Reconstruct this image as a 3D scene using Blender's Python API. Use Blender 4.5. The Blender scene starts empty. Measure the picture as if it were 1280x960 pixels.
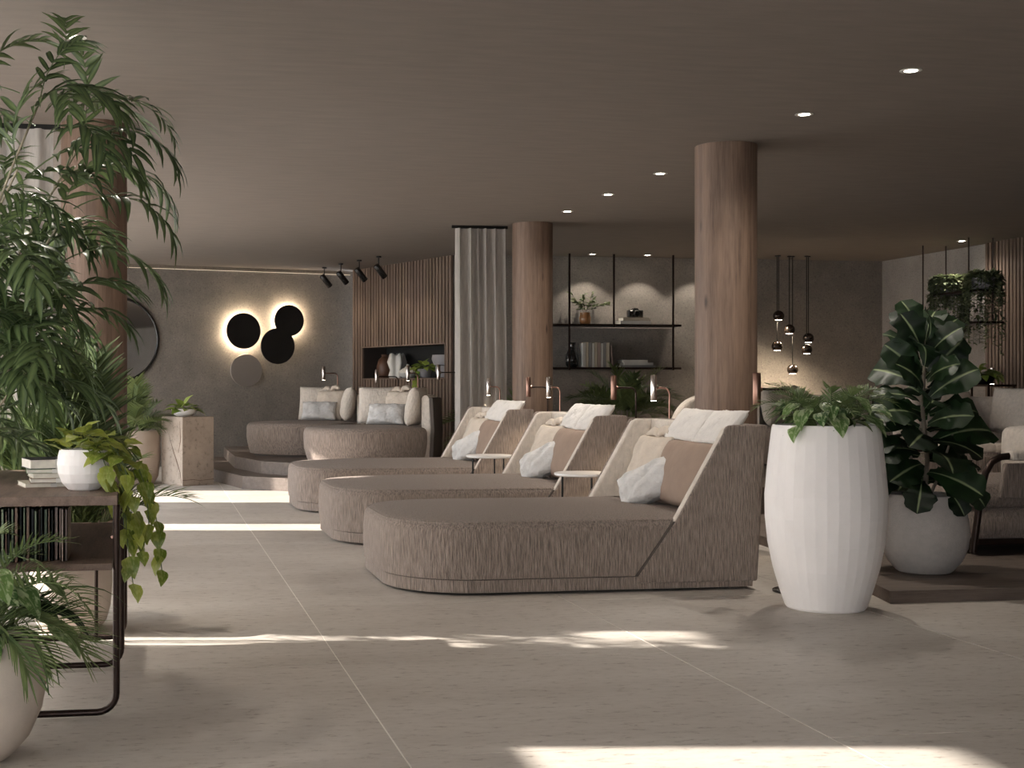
import bpy, bmesh, math, random
from mathutils import Vector, Matrix, Euler
PI = math.pi
ORD = 'first second third fourth fifth sixth seventh eighth ninth tenth eleventh twelfth thirteenth fourteenth fifteenth sixteenth seventeenth eighteenth nineteenth twentieth twenty-first twenty-second twenty-third twenty-fourth twenty-fifth twenty-sixth'.split()
rad = math.radians
S = bpy.context.scene
COL = S.collection

# ---------------------------------------------------------------- camera
cam = bpy.data.cameras.new('camera')
camo = bpy.data.objects.new('camera', cam)
COL.objects.link(camo)
camo.location = (0, 0, 1.23)
camo.rotation_euler = (rad(90), 0, -math.atan(268 / 1670))
cam.sensor_width = 36
cam.lens = 36 * 1670 / 1280
cam.shift_x = (640 - 458) / 1280
cam.clip_start = .05
cam.clip_end = 200
S.camera = camo
# ---------------------------------------------------------------- view
S.view_settings.view_transform = 'Standard'
S.view_settings.look = 'None'
S.view_settings.exposure = 0.45
S.view_settings.gamma = 1
S.view_settings.use_curve_mapping = False
S.cycles.use_denoising = True
S.cycles.max_bounces = 8
S.cycles.diffuse_bounces = 4
S.cycles.sample_clamp_indirect = 4
# ---------------------------------------------------------------- sky
W = bpy.data.worlds.new('sky')
S.world = W
W.use_nodes = True
bg = W.node_tree.nodes['Background']
bg.inputs[0].default_value = (.86, .93, 1, 1)
bg.inputs[1].default_value = 5.6
# ---------------------------------------------------------------- sun
SUN_EL, SUN_STRENGTH = 28, 11.0
sl = bpy.data.lights.new('sun', 'SUN')
sl.energy = SUN_STRENGTH
sl.angle = rad(.9)
sl.color = (1, .93, .84)
so = bpy.data.objects.new('sun', sl)
COL.objects.link(so)
ce = math.cos(rad(SUN_EL))
so.rotation_euler = Vector((.987 * ce, -.165 * ce, -math.sin(rad(SUN_EL)))).to_track_quat('-Z', 'Y').to_euler()
so.location = (-12, 8, 8)
# portals: they only guide the sky's own light through the window openings
def portal(loc, rot, sx, sy):
    l = bpy.data.lights.new('sky_portal', 'AREA')
    l.shape = 'RECTANGLE'; l.size = sx; l.size_y = sy
    l.cycles.is_portal = True
    o = bpy.data.objects.new('sky_portal', l); COL.objects.link(o)
    o.location = loc; o.rotation_euler = rot
portal((-2.35, 7.5, 1.5), (rad(90), 0, rad(-90)), 22.8, 2.9)
portal((-.7, -3.95, 1.4), (rad(90), 0, 0), 2.6, 2.6)

# ================================================================ helpers
def lamp(parent, kind, loc, energy, color=(1, .82, .6), size=.03, rot=None, spot=60, blend=.6):
    l = bpy.data.lights.new('bulb', kind)
    l.energy = energy; l.color = color
    if kind in ('POINT', 'SPOT'):
        l.shadow_soft_size = size
    if kind == 'SPOT':
        l.spot_size = rad(spot); l.spot_blend = blend
    o = bpy.data.objects.new('bulb', l); COL.objects.link(o)
    o.parent = parent; o.location = loc
    if rot is not None: o.rotation_euler = rot
    return o

def thing(name, label, cat, loc=(0, 0, 0), rotz=0, group=None):
    o = bpy.data.objects.new(name, None)
    COL.objects.link(o)
    o.empty_display_size = .1
    o.location = loc; o.rotation_euler = (0, 0, rotz)
    return tag(o, label, cat, group)

def tag(o, label, cat, group=None):
    o['label'] = label; o['category'] = cat
    if group: o['group'] = group
    return o

def inst(name, me, parent=None, loc=(0, 0, 0), rot=(0, 0, 0), scale=(1, 1, 1)):
    o = bpy.data.objects.new(name, me)
    COL.objects.link(o)
    o.parent = parent
    o.location = loc
    if isinstance(rot, Matrix): o.rotation_euler = rot.to_euler()
    else: o.rotation_euler = rot
    o.scale = (scale,) * 3 if isinstance(scale, (int, float)) else scale
    return o

def copy_thing(t, loc, rotz, label, group=None):
    c = t.copy(); COL.objects.link(c)
    c.location = loc; c.rotation_euler = (0, 0, rotz)
    c['label'] = label
    if group: c['group'] = group
    for ch in list(t.children):
        d = ch.copy(); COL.objects.link(d); d.parent = c
        for g in list(ch.children):
            e = g.copy(); COL.objects.link(e); e.parent = d
    return c

class MB:
    def __init__(s): s.v = []; s.f = []; s.rib = {}
    def add(s, vs, fs, M=None):
        n = len(s.v)
        s.v += [tuple(M @ Vector(p)) if M is not None else tuple(p) for p in vs]
        s.f += [tuple(i + n for i in f) for f in fs]
        return s
    def box(s, x0, x1, y0, y1, z0, z1, M=None):
        return s.add([(x0, y0, z0), (x1, y0, z0), (x1, y1, z0), (x0, y1, z0), (x0, y0, z1), (x1, y0, z1), (x1, y1, z1), (x0, y1, z1)],
              [(0, 3, 2, 1), (4, 5, 6, 7), (0, 1, 5, 4), (1, 2, 6, 5), (2, 3, 7, 6), (3, 0, 4, 7)], M)
    def prism(s, poly, a, b, axis='z', M=None):
        """poly of 2D points extruded from a to b along axis"""
        def P(p, h):
            return {'z': (p[0], p[1], h), 'y': (p[0], h, p[1]), 'x': (h, p[0], p[1])}[axis]
        n = len(poly)
        vs = [P(p, a) for p in poly] + [P(p, b) for p in poly]
        fs = [tuple(range(n)), tuple(range(2 * n - 1, n - 1, -1))]
        fs += [(i, i + n, (i + 1) % n + n, (i + 1) % n) for i in range(n)]
        return s.add(vs, fs, M)
    def tube(s, pts, r, n=8, caps=True, M=None):
        pts = [Vector(p) for p in pts]
        rs = r if isinstance(r, (list, tuple)) else [r] * len(pts)
        vs = []; fs = []
        up = None
        for i, p in enumerate(pts):
            d = (pts[min(i + 1, len(pts) - 1)] - pts[max(i - 1, 0)]).normalized()
            if up is None:
                up = Vector((0, 0, 1)) if abs(d.z) < .9 else Vector((1, 0, 0))
            a = d.cross(up)
            if a.length < 1e-5: a = d.cross(Vector((0, 1, 0)))
            a.normalize(); b = a.cross(d).normalized(); up = b
            for k in range(n):
                t = 2 * PI * k / n
                vs.append(p + (a * math.cos(t) + b * math.sin(t)) * rs[i])
        for i in range(len(pts) - 1):
            for k in range(n):
                fs.append((i * n + k, (i + 1) * n + k, (i + 1) * n + (k + 1) % n, i * n + (k + 1) % n))
        if caps:
            fs.append(tuple(range(n))); m = (len(pts) - 1) * n
            fs.append(tuple(m + k for k in range(n - 1, -1, -1)))
        return s.add(vs, fs, M)
    def lathe(s, prof, n=24, M=None, cap0=True, cap1=False):
        vs = []; fs = []
        for (r, z) in prof:
            for k in range(n):
                t = 2 * PI * k / n
                vs.append((r * math.cos(t), r * math.sin(t), z))
        for i in range(len(prof) - 1):
            for k in range(n):
                fs.append((i * n + k, i * n + (k + 1) % n, (i + 1) * n + (k + 1) % n, (i + 1) * n + k))
        if cap0: fs.append(tuple(range(n - 1, -1, -1)))
        if cap1:
            m = (len(prof) - 1) * n
            fs.append(tuple(m + k for k in range(n)))
        return s.add(vs, fs, M)
    def loops(s, rings, cap0=True, cap1=True, M=None):
        n = len(rings[0]); vs = [p for r in rings for p in r]; fs = []
        for i in range(len(rings) - 1):
            for k in range(n):
                fs.append((i * n + k, i * n + (k + 1) % n, (i + 1) * n + (k + 1) % n, (i + 1) * n + k))
        if cap0: fs.append(tuple(range(n - 1, -1, -1)))
        if cap1:
            m = (len(rings) - 1) * n; fs.append(tuple(m + k for k in range(n)))
        return s.add(vs, fs, M)
    def mesh(s, name, m, smooth=30):
        me = bpy.data.meshes.new(name)
        me.from_pydata(s.v, [], s.f)
        me.validate()
        bm = bmesh.new(); bm.from_mesh(me)
        bmesh.ops.recalc_face_normals(bm, faces=bm.faces)
        bm.to_mesh(me); bm.free()
        if m: me.materials.append(m)
        if smooth:
            for p in me.polygons: p.use_smooth = True
            try: me.set_sharp_from_angle(angle=rad(smooth))
            except Exception: pass
        return me
    def build(s, name, m, parent=None, smooth=30, loc=(0, 0, 0), rot=(0, 0, 0), bevel=0):
        o = inst(name, s.mesh(name, m, smooth), parent, loc, rot)
        if bevel:
            b = o.modifiers.new('bevel', 'BEVEL'); b.width = bevel; b.segments = 3; b.limit_method = 'ANGLE'; b.angle_limit = rad(35)
        return o

def struct(o, label=None):
    o['kind'] = 'structure'
    if label: o['label'] = label
    return o
def stuff(o):
    o['kind'] = 'stuff'; return o

def arc(cx, cy, r, a0, a1, n):
    return [(cx + r * math.cos(rad(a0 + (a1 - a0) * i / n)), cy + r * math.sin(rad(a0 + (a1 - a0) * i / n))) for i in range(n + 1)]

# ---------------------------------------------------------------- materials
def nodes(name):
    m = bpy.data.materials.new(name); m.use_nodes = True
    nt = m.node_tree
    return m, nt, nt.nodes['Principled BSDF'], nt.nodes, nt.links

def setc(sock, c):
    sock.default_value = (c[0], c[1], c[2], 1)

def noise(N, L, vec, scale, detail=4, rough=.55, stretch=(1, 1, 1)):
    mp = N.new('ShaderNodeMapping'); mp.inputs['Scale'].default_value = stretch
    L.new(vec, mp.inputs['Vector'])
    n = N.new('ShaderNodeTexNoise')
    n.inputs['Scale'].default_value = scale; n.inputs['Detail'].default_value = detail; n.inputs['Roughness'].default_value = rough
    L.new(mp.outputs[0], n.inputs['Vector'])
    return n.outputs['Fac']

def ramp(N, L, fac, stops):
    r = N.new('ShaderNodeValToRGB')
    e = r.color_ramp.elements
    while len(e) > 1: e.remove(e[0])
    e[0].position = stops[0][0]; e[0].color = (*stops[0][1], 1)
    for p, c in stops[1:]:
        k = e.new(p); k.color = (*c, 1)
    L.new(fac, r.inputs[0])
    return r.outputs[0]

def sc(c, k): return tuple(min(1, x * k) for x in c)

def surf(name, base, rough=.7, metal=0, var=.12, ns=6, stretch=(1, 1, 1), bump=0, bs=60, bstretch=(1, 1, 1), coord='Object', dist=.01, sheen=0, spec=None):
    m, nt, p, N, L = nodes(name)
    if coord == 'World':
        v = N.new('ShaderNodeNewGeometry').outputs['Position']
    else:
        v = N.new('ShaderNodeTexCoord').outputs[coord]
    if var:
        f = noise(N, L, v, ns, stretch=stretch)
        L.new(ramp(N, L, f, [(.3, sc(base, 1 - var)), (.7, sc(base, 1 + var))]), p.inputs['Base Color'])
    else:
        setc(p.inputs['Base Color'], base)
    p.inputs['Roughness'].default_value = rough
    p.inputs['Metallic'].default_value = metal
    if spec is not None: p.inputs['Specular IOR Level'].default_value = spec
    if sheen: p.inputs['Sheen Weight'].default_value = sheen
    if bump:
        f = noise(N, L, v, bs, detail=3, stretch=bstretch)
        b = N.new('ShaderNodeBump'); b.inputs['Strength'].default_value = bump; b.inputs['Distance'].default_value = dist
        L.new(f, b.inputs['Height']); L.new(b.outputs[0], p.inputs['Normal'])
    return m

def wood(name, dark, light, stretch=(9, 9, .7), rough=.6, ns=2.2, bump=.25, knots=False, coord='Object'):
    m, nt, p, N, L = nodes(name)
    v = N.new('ShaderNodeTexCoord').outputs[coord]
    w = noise(N, L, v, ns, detail=8, rough=.65, stretch=stretch)
    fine = noise(N, L, v, ns * 7, detail=6, rough=.6, stretch=stretch)
    mx = N.new('ShaderNodeMath'); mx.operation = 'MULTIPLY_ADD'
    L.new(fine, mx.inputs[0]); mx.inputs[1].default_value = .35
    sub = N.new('ShaderNodeMath'); sub.operation = 'MULTIPLY'; L.new(w, sub.inputs[0]); sub.inputs[1].default_value = .65
    L.new(sub.outputs[0], mx.inputs[2])
    c = ramp(N, L, mx.outputs[0], [(.32, dark), (.47, tuple((a * .4 + b * .6) for a, b in zip(dark, light))), (.58, light), (.7, sc(light, 1.15))])
    if knots:
        mp = N.new('ShaderNodeMapping'); mp.inputs['Scale'].default_value = (3.2, 3.2, .95); L.new(v, mp.inputs['Vector'])
        vo = N.new('ShaderNodeTexVoronoi'); vo.inputs['Scale'].default_value = 1.6; L.new(mp.outputs[0], vo.inputs['Vector'])
        k = ramp(N, L, vo.outputs['Distance'], [(.035, (.12, .1, .09)), (.11, (1, 1, 1))])
        mm = N.new('ShaderNodeMixRGB'); mm.blend_type = 'MULTIPLY'; mm.inputs[0].default_value = .85
        L.new(c, mm.inputs[1]); L.new(k, mm.inputs[2]); c = mm.outputs[0]
    L.new(c, p.inputs['Base Color'])
    p.inputs['Roughness'].default_value = rough
    b = N.new('ShaderNodeBump'); b.inputs['Strength'].default_value = bump; b.inputs['Distance'].default_value = .004
    L.new(mx.outputs[0], b.inputs['Height']); L.new(b.outputs[0], p.inputs['Normal'])
    return m

def stone(name, base, speck, rough=.8, s1=3, s2=90, bump=.25):
    m, nt, p, N, L = nodes(name)
    v = N.new('ShaderNodeNewGeometry').outputs['Position']
    f = noise(N, L, v, s1, detail=5)
    c = ramp(N, L, f, [(.3, sc(base, .86)), (.7, sc(base, 1.14))])
    f2 = noise(N, L, v, s2 * .5, detail=6, rough=.75)
    c2 = ramp(N, L, f2, [(.34, (.55, .55, .55)), (.46, (.95, .95, .95)), (.6, (1, 1, 1)), (.7, speck)])
    mm = N.new('ShaderNodeMixRGB'); mm.blend_type = 'MULTIPLY'; mm.inputs[0].default_value = 1
    L.new(c, mm.inputs[1]); L.new(c2, mm.inputs[2])
    L.new(mm.outputs[0], p.inputs['Base Color'])
    p.inputs['Roughness'].default_value = rough
    b = N.new('ShaderNodeBump'); b.inputs['Strength'].default_value = bump; b.inputs['Distance'].default_value = .004
    L.new(f2, b.inputs['Height']); L.new(b.outputs[0], p.inputs['Normal'])
    return m

def floor_mat():
    m, nt, p, N, L = nodes('limestone_tile')
    v = N.new('ShaderNodeNewGeometry').outputs['Position']
    f = noise(N, L, v, 1.3, detail=6, stretch=(.7, 1.6, 1))
    c = ramp(N, L, f, [(.25, (.44, .395, .35)), (.5, (.525, .478, .43)), (.75, (.59, .548, .50))])
    f2 = noise(N, L, v, 20, detail=8, rough=.75, stretch=(.6, 1.4, 1))
    c2 = ramp(N, L, f2, [(.35, (.42, .38, .35)), (.43, (.92, .91, .9)), (.55, (1, 1, 1)), (.68, (1.0, 1.0, 1.0))])
    mm = N.new('ShaderNodeMixRGB'); mm.blend_type = 'MULTIPLY'; mm.inputs[0].default_value = .8
    L.new(c, mm.inputs[1]); L.new(c2, mm.inputs[2]); L.new(mm.outputs[0], p.inputs['Base Color'])
    r = N.new('ShaderNodeMapRange'); L.new(f2, r.inputs[0]); r.inputs[3].default_value = .58; r.inputs[4].default_value = .42
    L.new(r.outputs[0], p.inputs['Roughness'])
    p.inputs['Specular IOR Level'].default_value = .35
    b = N.new('ShaderNodeBump'); b.inputs['Strength'].default_value = .12; b.inputs['Distance'].default_value = .003
    L.new(f2, b.inputs['Height']); L.new(b.outputs[0], p.inputs['Normal'])
    return m

def leafmat(name, dark, light, rib=(.35, .45, .18), ribamt=.6, vari=0, vcol=(.6, .66, .42), rough=.42, trans=.25):
    m, nt, p, N, L = nodes(name)
    oi = N.new('ShaderNodeObjectInfo')
    v = N.new('ShaderNodeTexCoord').outputs['Object']
    f = noise(N, L, v, 9, detail=2)
    ad = N.new('ShaderNodeMath'); ad.operation = 'ADD'; L.new(f, ad.inputs[0])
    ml = N.new('ShaderNodeMath'); ml.operation = 'MULTIPLY_ADD'; L.new(oi.outputs['Random'], ml.inputs[0]); ml.inputs[1].default_value = .5; ml.inputs[2].default_value = -.25
    L.new(ml.outputs[0], ad.inputs[1])
    c = ramp(N, L, ad.outputs[0], [(.25, dark), (.75, light)])
    if vari:
        f2 = noise(N, L, v, 55, detail=2, stretch=(.6, 1.4, 1))
        k = ramp(N, L, f2, [(.5, (0, 0, 0)), (.6, (vari, vari, vari))])
        mv = N.new('ShaderNodeMixRGB'); L.new(k, mv.inputs[0]); L.new(c, mv.inputs[1]); setc(mv.inputs[2], vcol); c = mv.outputs[0]
    at = N.new('ShaderNodeAttribute'); at.attribute_name = 'rib'
    mr = N.new('ShaderNodeMath'); mr.operation = 'MULTIPLY'; L.new(at.outputs['Fac'], mr.inputs[0]); mr.inputs[1].default_value = ribamt
    mm = N.new('ShaderNodeMixRGB'); L.new(mr.outputs[0], mm.inputs[0]); L.new(c, mm.inputs[1]); setc(mm.inputs[2], rib)
    L.new(mm.outputs[0], p.inputs['Base Color'])
    p.inputs['Roughness'].default_value = rough
    tr = N.new('ShaderNodeBsdfTranslucent'); L.new(mm.outputs[0], tr.inputs[0])
    mix = N.new('ShaderNodeMixShader'); mix.inputs[0].default_value = trans
    L.new(p.outputs[0], mix.inputs[1]); L.new(tr.outputs[0], mix.inputs[2])
    L.new(mix.outputs[0], N['Material Output'].inputs['Surface'])
    return m

def cloth_trans(name, col, trans):
    m, nt, p, N, L = nodes(name)
    v = N.new('ShaderNodeTexCoord').outputs['Object']
    f = noise(N, L, v, 60, detail=2, stretch=(1, 1, .15))
    c = ramp(N, L, f, [(.3, sc(col, .9)), (.7, sc(col, 1.08))])
    L.new(c, p.inputs['Base Color']); p.inputs['Roughness'].default_value = .9
    tr = N.new('ShaderNodeBsdfTranslucent'); L.new(c, tr.inputs[0])
    mix = N.new('ShaderNodeMixShader'); mix.inputs[0].default_value = trans
    L.new(p.outputs[0], mix.inputs[1]); L.new(tr.outputs[0], mix.inputs[2])
    L.new(mix.outputs[0], N['Material Output'].inputs['Surface'])
    return m

def emit(name, col, k):
    m, nt, p, N, L = nodes(name)
    setc(p.inputs['Base Color'], (.8, .8, .8))
    setc(p.inputs['Emission Color'], col); p.inputs['Emission Strength'].default_value = k
    return m

M = {}
M['floor'] = floor_mat()
M['grout'] = surf('grout', (.85, .81, .74), .85, var=.05)
M['ceiling'] = surf('ceiling_plaster', (.195, .162, .138), .9, var=.07, ns=3, stretch=(1, 5, 1), bump=.25, bs=9, bstretch=(1, 6, 1), dist=.006, coord='World')
M['wall'] = stone('textured_stone_wall', (.225, .198, .172), (1.7, 1.65, 1.6))
M['wall_pale'] = stone('pale_textured_wall', (.34, .31, .285), (1.25, 1.22, 1.2))
M['pillar'] = wood('pillar_wood', (.075, .045, .03), (.225, .148, .106), stretch=(8, 8, .4), knots=True)
M['slat'] = wood('slat_wood', (.095, .063, .045), (.185, .128, .098), stretch=(6, 6, .5))
M['slat_dark'] = surf('slat_backing', (.035, .025, .02), .9, var=.1)
M['dark'] = surf('niche_black', (.008, .0075, .007), .8, var=.1)
M['fabric'] = surf('ribbed_taupe_fabric', (.295, .232, .195), .95, var=.48, ns=64, stretch=(2.2, 2.2, .17), bump=1, bs=64, bstretch=(2.2, 2.2, .17), dist=.02, sheen=.15)
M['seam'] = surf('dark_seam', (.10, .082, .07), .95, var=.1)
M['boucle'] = surf('cream_boucle', (.64, .565, .49), .95, var=.09, ns=30, bump=.9, bs=34, bstretch=(1.5, 1.5, .45), dist=.015, sheen=.2)
M['brown_linen'] = surf('brown_linen', (.30, .215, .165), .9, var=.06, ns=12, bump=.25, bs=8, dist=.02)
M['beige_linen'] = surf('beige_linen', (.60, .515, .43), .9, var=.06, ns=12, bump=.7, bs=9, dist=.03)
M['white_linen'] = surf('white_linen', (.62, .60, .58), .9, var=.10, ns=10, bump=.9, bs=11, dist=.04)
M['quilt'] = surf('white_quilted_cotton', (.70, .66, .62), .9, var=.05, ns=20, bump=.5, bs=22, bstretch=(.5, 3, 1), dist=.02)
M['platform'] = wood('platform_oak', (.075, .056, .045), (.15, .115, .094), stretch=(.8, 9, 9), ns=2.5)
M['table_wood'] = wood('table_walnut', (.075, .047, .034), (.18, .12, .09), stretch=(9, .8, 9), ns=3)
M['iron'] = surf('dark_bronze_metal', (.045, .03, .025), .38, .85, var=.15, ns=20)
M['copper'] = surf('copper_metal', (.30, .175, .135), .32, 1, var=.1, ns=20)
M['chrome'] = surf('polished_nickel', (.62, .56, .52), .22, 1, var=.05, ns=20)
M['black'] = surf('black_lacquer', (.012, .011, .010), .25, 0, var=.1)
M['blackmetal'] = surf('black_metal', (.02, .019, .018), .45, .6, var=.1)
M['white_pot'] = surf('white_plaster_pot', (.88, .84, .82), .75, var=.05, ns=5, stretch=(1, 1, .6), bump=.08, bs=25)
M['beige_pot'] = surf('warm_beige_pot', (.62, .535, .46), .8, var=.06, ns=7, bump=.1, bs=60)
M['taupe_pot'] = surf('taupe_pot', (.42, .34, .28), .8, var=.06, ns=7, bump=.1, bs=60)
M['grey_pot'] = surf('grey_sandy_pot', (.47, .435, .41), .85, var=.06, ns=30, bump=.2, bs=90)
M['soil'] = surf('potting_soil', (.03, .022, .016), 1, var=.4, ns=40, bump=1, bs=60)
M['stem'] = surf('green_stem', (.10, .14, .05), .6, var=.2)
M['cane'] = surf('pale_cane', (.36, .31, .22), .6, var=.2, ns=20, stretch=(1, 1, 3))
M['bark'] = surf('grey_bark', (.16, .13, .10), .85, var=.2, ns=20, bump=.5)
M['marble'] = surf('white_marble', (.72, .69, .66), .3, var=.05, ns=4)
M['blockstone'] = stone('sandstone_block', (.40, .325, .265), (1.05, 1.04, 1.03), s1=3, s2=30, bump=.15)
M['curtain'] = cloth_trans('grey_linen_curtain', (.46, .43, .40), .15)
M['sheer'] = cloth_trans('white_sheer_drape', (.78, .755, .735), .6)
M['mirror'] = surf('mirror_glass', (.85, .85, .85), .03, 1, var=0)
M['greydisc'] = surf('satin_grey_disc', (.34, .30, .27), .4, .4, var=.03)
M['glow'] = emit('warm_led', (1, .80, .56), 85)
M['glow_soft'] = emit('warm_cove_led', (1, .78, .52), .55)
M['lens'] = emit('lamp_lens', (1, .86, .68), 14)
M['lens_hot'] = emit('downlight_lens', (1, .9, .76), 22)
M['amber'] = surf('amber_vase', (.35, .17, .07), .15, 0, var=.1)
M['darkglass'] = surf('smoked_glass', (.02, .02, .02), .06, 0, var=0, spec=.8)
M['ceramic'] = surf('white_ceramic', (.66, .64, .60), .5, var=.04)
M['greyceramic'] = surf('grey_ceramic', (.27, .255, .265), .6, var=.05)
M['brownceramic'] = surf('brown_ceramic', (.10, .045, .025), .5, var=.1)
M['paper'] = surf('book_pages', (.66, .62, .54), .9, var=.08, ns=40)
for nm, c in (('bk_white', (.62, .6, .56)), ('bk_cream', (.5, .44, .34)), ('bk_grey', (.26, .25, .24)), ('bk_green', (.20, .25, .16)), ('bk_dark', (.04, .035, .03)), ('bk_brown', (.16, .10, .07)), ('bk_black', (.012, .012, .012)), ('bk_rose', (.36, .27, .23))):
    M[nm] = surf(nm, c, .6, var=.08)
M['palm_leaf'] = leafmat('palm_leaf', (.018, .042, .018), (.075, .115, .045), ribamt=.35, rough=.4)
M['areca_leaf'] = leafmat('areca_leaf', (.03, .055, .018), (.125, .16, .05), ribamt=.3, rough=.5)
M['pothos_leaf'] = leafmat('pothos_leaf', (.14, .20, .02), (.42, .45, .08), rib=(.42, .46, .14), ribamt=.4, vari=.35, vcol=(.50, .52, .20))
M['fig_leaf'] = leafmat('fig_leaf', (.003, .011, .003), (.012, .034, .008), rib=(.30, .36, .19), ribamt=.9, rough=.5, trans=.08)
M['striped_leaf'] = leafmat('striped_leaf', (.05, .12, .03), (.17, .28, .08), rib=(.5, .58, .35), ribamt=.5, vari=.7, vcol=(.5, .58, .34))
M['fern_leaf'] = leafmat('fern_leaf', (.045, .08, .025), (.17, .22, .085), ribamt=.3, rough=.55)
M['lime_leaf'] = leafmat('lime_leaf', (.14, .22, .03), (.40, .48, .10), ribamt=.3)
M['trail_leaf'] = leafmat('trail_leaf', (.07, .09, .045), (.20, .23, .12), ribamt=.1, rough=.6)

# ================================================================ the setting
H = 3.0
R = random.Random(7)
floor = struct(MB().box(-2.6, 10.6, -4.2, 21.4, -.12, -.002).build('floor', M['grout'], smooth=0))
TX, TY = 1.508, 1.495
tile_me = MB().prism([(.003, .005), (.005, .003), (TX - .005, .003), (TX - .003, .005), (TX - .003, TY - .005), (TX - .005, TY - .003), (.005, TY - .003), (.003, TY - .005)], -.03, 0).mesh('floor_tile', M['floor'], 0)
for i in range(-2, 7):
    for j in range(-5, 11):
        x0, y0 = .82 + TX * i, 4.33 + TY * j
        sx = 1 if x0 + TX < 10.45 else (10.45 - x0) / TX
        inst('floor_tile', tile_me, floor, (x0, y0, R.uniform(-.0006, .0006)), (0, 0, 0), (sx, 1, 1))
struct(MB().box(-2.6, 10.6, -4.2, 21.6, H, H + .2).build('ceiling', M['ceiling'], smooth=0))

# disc wall (far left), local x along the wall, room side is local -y
AW = math.atan2(.2414, .9704)
L0 = (3.12 - 5.9 * .9704, 20.85 - 5.9 * .2414)
wl = struct(MB().box(0, 5.95, 0, .2, 0, H).build('wall_back_left', M['wall'], smooth=0, loc=(*L0, 0), rot=(0, 0, AW)))
OFF = .70   # offset of the measured distances on this wall
cove = struct(MB().box(0, 5.9, -.05, 0, H - .075, H - .06).build('trim_1', M['wall'], smooth=0, loc=(*L0, 0), rot=(0, 0, AW)))
MB().box(.05, 5.85, -.04, -.015, H - .06, H - .052).build('led_strip', M['glow_soft'], cove, 0)

# slatted wall with the niche
A0 = (3.11, 20.6); AS = math.atan2(-.9384, .3457); SL = 2.84
n0, n1, nz0, nz1 = .319, 2.657, 1.315, 1.784
ws = struct(MB().box(0, SL, 0, .42, 0, nz0).box(0, SL, 0, .42, nz1, H).box(0, n0, 0, .42, nz0, nz1).box(n1, SL, 0, .42, nz0, nz1)
            .build('wall_slatted', M['slat_dark'], smooth=0, loc=(*A0, 0), rot=(0, 0, AS)))
MB().box(n0 - .01, n1 + .01, .40, .44, nz0 - .01, nz1 + .01).box(n0, n1, .0, .40, nz0 - .004, nz0 + .004).build('niche_lining', M['dark'], ws, 0)
mb = MB(); k = 0; P = .0835
while k * P < SL - .02:
    a, b = k * P + .008, k * P + .066
    dy = -.026 - R.uniform(0, .006)
    if b > n0 and a < n1:
        mb.box(a, b, dy, 0, .0, nz0); mb.box(a, b, dy, 0, nz1, H)
    else:
        mb.box(a, b, dy, 0, 0, H)
    k += 1
stuff(mb.build('slat', M['slat'], ws, 0))
MB().box(n0 - .02, n1 + .02, -.034, .0, nz1, nz1 + .018).box(n0 - .02, n1 + .02, -.034, 0, nz0 - .018, nz0).box(n0 - .02, n0, -.034, 0, nz0, nz1).box(n1, n1 + .02, -.034, 0, nz0, nz1).build('niche_frame', M['slat'], ws, 0)

struct(MB().box(4.1, 10.6, 17.85, 18.05, 0, H).build('wall_back', M['wall'], smooth=0))
wr = struct(MB().box(10.4, 10.6, -4.2, 18.05, 0, H).build('wall_right', M['wall_pale'], smooth=0))
mb = MB(); y = 15.35
while y > 9.0:
    mb.box(10.345 - R.uniform(0, .008), 10.4, y - .045, y, 0, H); y -= .07
stuff(mb.build('slat', M['slat'], wr, 0))
MB().box(10.385, 10.402, 8.9, 15.37, 0, H).build('slat_backing', M['slat_dark'], wr, 0)
struct(MB().box(-2.6, -2.0, -4.2, -4.0, 0, H).box(.6, 10.6, -4.2, -4.0, 0, H).box(-2.0, .6, -4.2, -4.0, 2.65, H).box(-2.0, .6, -4.2, -4.0, 0, .08)
       .build('wall_front', M['wall_pale'], smooth=0))
wf = struct(MB().box(-2.0, .6, -4.14, -4.06, 2.58, 2.65).box(-2.0, .6, -4.14, -4.06, .08, .15).build('window_1', M['blackmetal'], smooth=0))
for i in range(4):
    MB().box(-2.0 + i * .846, -1.94 + i * .846, -4.14, -4.06, .15, 2.58).build('mullion', M['blackmetal'], wf, 0)
wn = struct(MB().box(-2.6, -2.35, -4.2, 19.5, 2.82, H).box(-2.6, -2.35, -4.2, 19.5, -.02, .03).build('window_2', M['blackmetal'], smooth=0))
for yy in (-4.1, 0.2, 4.2, 8.6, 13.3, 17.6):
    MB().box(-2.5, -2.4, yy - .03, yy + .03, .03, 2.82).build('mullion', M['blackmetal'], wn, 0)
# terrace outside the windows
struct(MB().box(-14, -2.6, -12, 26, -.3, -.1).build('terrace', surf('terrace_paving', (.32, .30, .27), .9), smooth=0))
struct(MB().box(-2.6, 14, -14, -4.2, -.3, -.1).build('terrace', bpy.data.materials['terrace_paving'], smooth=0))

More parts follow.
